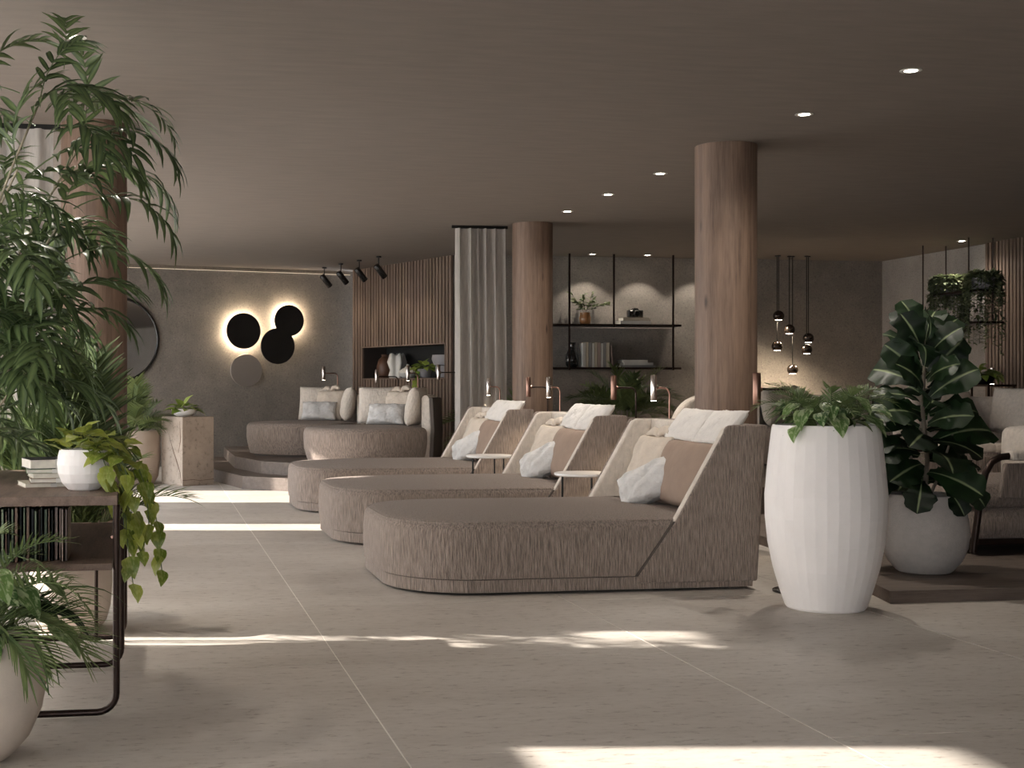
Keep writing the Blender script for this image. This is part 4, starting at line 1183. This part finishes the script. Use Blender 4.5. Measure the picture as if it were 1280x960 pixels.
# ---- areca palms
areca_frond = areca = [frond_mesh('frond', .78, 24, .24, .020, M['areca_leaf'], a, cu, .2, 50, .35, s) for s, (a, cu) in enumerate(((1.35, 1.3), (1.15, 1.5), (.9, 1.3), (1.5, .9)))]
def areca_bush(t, z, r0, n, seed, k, right=1):
    r = random.Random(seed)
    for i in range(n):
        az = i * 2.4 + r.uniform(-.3, .3)
        inst('frond', areca[i % 4], t, (r0 * math.cos(az), r0 * math.sin(az), z), orient(az, r.uniform(-.35, .15), r.uniform(-.3, .3)), k * r.uniform(.75, 1.1) * (right if math.cos(az) > .3 else 1))
r = random.Random(31)
for i in range(60):
    az = i * 2.4 + r.uniform(-.3, .3)
    if math.sin(az) < -.25: continue
    inst('frond', areca[i % 4], ap, (.07 * math.cos(az), .07 * math.sin(az), .40), orient(az, r.uniform(.1, .5), r.uniform(-.3, .3)), r.uniform(1.05, 1.55) * (.54 if math.cos(az) > .1 else .9))
ab = pot('areca_planter', 'large taupe planter with a bushy areca palm beside the sandstone pedestal', (-.27, 16.7, 0),
    [(.28, 0), (.3, .01), (.35, .1), (.375, .3), (.375, .62), (.36, .66), (.34, .66), (.34, .6)], M['taupe_pot'], .6, .34, 48)
areca_bush(ab, .6, .16, 40, 2, 1.1, .55)
ab = pot('areca_planter', 'dark planter with a bushy areca palm below the wall shelf', (5.78, 15.85, 0),
    [(.2, 0), (.22, .01), (.25, .3), (.26, .8), (.25, .83), (.23, .83), (.23, .8)], M['taupe_pot'], .79, .23, 40)
areca_bush(ab, .8, .1, 40, 4, .85)
ab = pot('areca_planter', 'slender areca palm in a planter between the grey curtain and the middle pillar', (4.42, 16.3, 0),
    [(.18, 0), (.2, .01), (.23, .25), (.23, .5), (.22, .5), (.21, .48)], M['taupe_pot'], .46, .21, 40)
areca_bush(ab, .46, .08, 18, 6, 1.1)

# ---- small plants
limel = [leaf_mesh('leaf', .12, .085, M['lime_leaf'], 'heart', .3, .9, .2, 6, .05, .05, s) for s in (1, 2)]
def leafy(t, z, r0, n, seed, k, meshes, pit=(-.3, .9)):
    r = random.Random(seed)
    for i in range(n):
        az = i * 2.4 + r.uniform(-.3, .3); q = (i / n) ** .5
        inst('leaf', meshes[i % len(meshes)], t, (r0 * q * math.cos(az), r0 * q * math.sin(az), z + .5 * r0 * (1 - q)), orient(az, pit[1] + (pit[0] - pit[1]) * q + r.uniform(-.2, .2), r.uniform(-.4, .4)), k * r.uniform(.75, 1.15))
bw = pot('flower_bowl', 'small white bowl with yellow-green leaves on the sandstone pedestal', (.39, 16.55, .832),
    [(.08, 0), (.12, .02), (.15, .06), (.155, .09), (.145, .09), (.14, .07)], M['white_pot'], .075, .14, 30)
leafy(bw, .08, .14, 22, 5, 1.25, limel)
np_ = pot('niche_plant', 'lime green trailing plant in a grey pot in the niche', on_slat(1.92, .1, zn),
    [(.07, 0), (.09, .02), (.105, .1), (.1, .13), (.09, .13), (.09, .11)], M['greyceramic'], .11, .09, 24)
leafy(np_, .14, .12, 20, 6, 1.15, limel)
r = random.Random(9)
P = [Vector((-.05, -.02, .13)), Vector((-.08, -.10, .10)), Vector((-.085, -.16, -.05)), Vector((-.08, -.16, -.25)), Vector((-.07, -.15, -.40))]
P = [Vector((p.y * .9384 + p.x * .3457 if False else p.y * .9384, p.y * .3457, p.z)) for p in P]
MB().tube([on_path(P, k / 12) for k in range(13)], .004, 5).build('vine', M['stem'], np_, 60)
for k in range(10):
    inst('leaf', limel[k % 2], np_, on_path(P, .25 + .075 * k), orient(r.uniform(2.6, 5.2), -1.0, r.uniform(-.4, .4)), r.uniform(.8, 1.1))
olive = [leaf_mesh('leaf', .085, .035, M['trail_leaf'], 'lance', .2, .5, .2, 4, 0, .01, s) for s in (1, 2)]
r = random.Random(12)
for b in range(9):
    az = b * .7 + .2; top = Vector((.20 * math.cos(az), .1 * math.sin(az), .36 + r.uniform(-.06, .1)))
    if b in (0, 8): top = Vector((.34, .02, .27))
    P = [Vector((0, 0, .12)), Vector((top.x * .35, top.y * .35, .25)), top]
    MB().tube([on_path(P, k / 6) for k in range(7)], .003, 5).build('twig', M['bark'], amber, 60)
    for k in range(15):
        inst('leaf', olive[k % 2], amber, on_path(P, .3 + .05 * k), orient(az + r.uniform(-1.4, 1.4), r.uniform(-.1, .8), r.uniform(-.6, .6)), r.uniform(.8, 1.2))
gp = pot('small_plant', 'small lime leaf sprig in a low pot behind the nearest lounger, before the rounded chair', (4.76, 11.9, .3),
    [(.06, 0), (.08, .02), (.10, .5), (.09, .52), (.085, .5)], M['grey_pot'], .49, .085, 24)
leafy(gp, .5, .06, 10, 3, .9, limel, (.2, 1.0))
sp = pot('stand_plant', 'leafy trailing plant in a dark bowl on the tall metal stand at right', (9.6, 14.35, 1.225),
    [(.1, 0), (.14, .02), (.17, .09), (.165, .11), (.15, .11), (.15, .09)], M['blackmetal'], .09, .15, 28)
leafy(sp, .1, .2, 34, 7, 1.3, limel, (-.7, .8))

def strand_mesh(name, L, n, seed):
    """hanging stem clothed in small leaves, arching out then straight down"""
    r = random.Random(seed); vs = []; fs = []; rib = []
    P = [Vector((0, 0, 0)), Vector((.07, 0, .06)), Vector((.13, 0, .02)), Vector((.15, .01, -.1)), Vector((.15, 0, -L * .6)), Vector((.14, .02, -L))]
    pts = [on_path(P, k / 24) for k in range(25)]
    for i, p in enumerate(pts):
        for q in range(3): vs.append((p.x + .003 * math.cos(q * 2.1), p.y + .003 * math.sin(q * 2.1), p.z)); rib.append(0)
    for i in range(24):
        for q in range(3): fs.append((i * 3 + q, i * 3 + (q + 1) % 3, i * 3 + 3 + (q + 1) % 3, i * 3 + 3 + q))
    for k in range(n):
        p = on_path(P, (k + .5) / n); az = r.uniform(0, 6.28); el = r.uniform(-.8, .6); l = r.uniform(.05, .09)
        d = Vector((math.cos(az) * math.cos(el), math.sin(az) * math.cos(el), math.sin(el))); sd = d.cross(Vector((0, 0, 1))).normalized() * l * .24
        b = len(vs); vs += [tuple(p), tuple(p + d * l * .5 + sd), tuple(p + d * l), tuple(p + d * l * .5 - sd)]; rib += [0, 0, 0, 0]; fs.append((b, b + 1, b + 2, b + 3))
    return finish(name, vs, fs, rib, M['trail_leaf'])
strands = [strand_mesh('trailing_stem', L, n, s) for s, (L, n) in enumerate(((.75, 110), (.55, 90), (.38, 70), (.95, 130)))]
for (y, n, k, lab, sd) in ((15.45, 52, .95, 'trailing grey-green plant on the upper hanging shelf, left of two', 1), (14.72, 34, .9, 'trailing dark green plant on the upper hanging shelf, right of two', 2)):
    hp = pot('trailing_plant', lab, (9.9, y, 2.365), [(.10, 0), (.13, .02), (.15, .14), (.14, .15), (.13, .13)], M['greyceramic'], .13, .13, 24)
    r = random.Random(sd)
    for i in range(n):
        az = i * 2.4 + r.uniform(-.3, .3)
        inst('trailing_stem', strands[r.randrange(4)], hp, (.06 * math.cos(az), .06 * math.sin(az), .15), (0, 0, az), k * r.uniform(.8, 1.2))
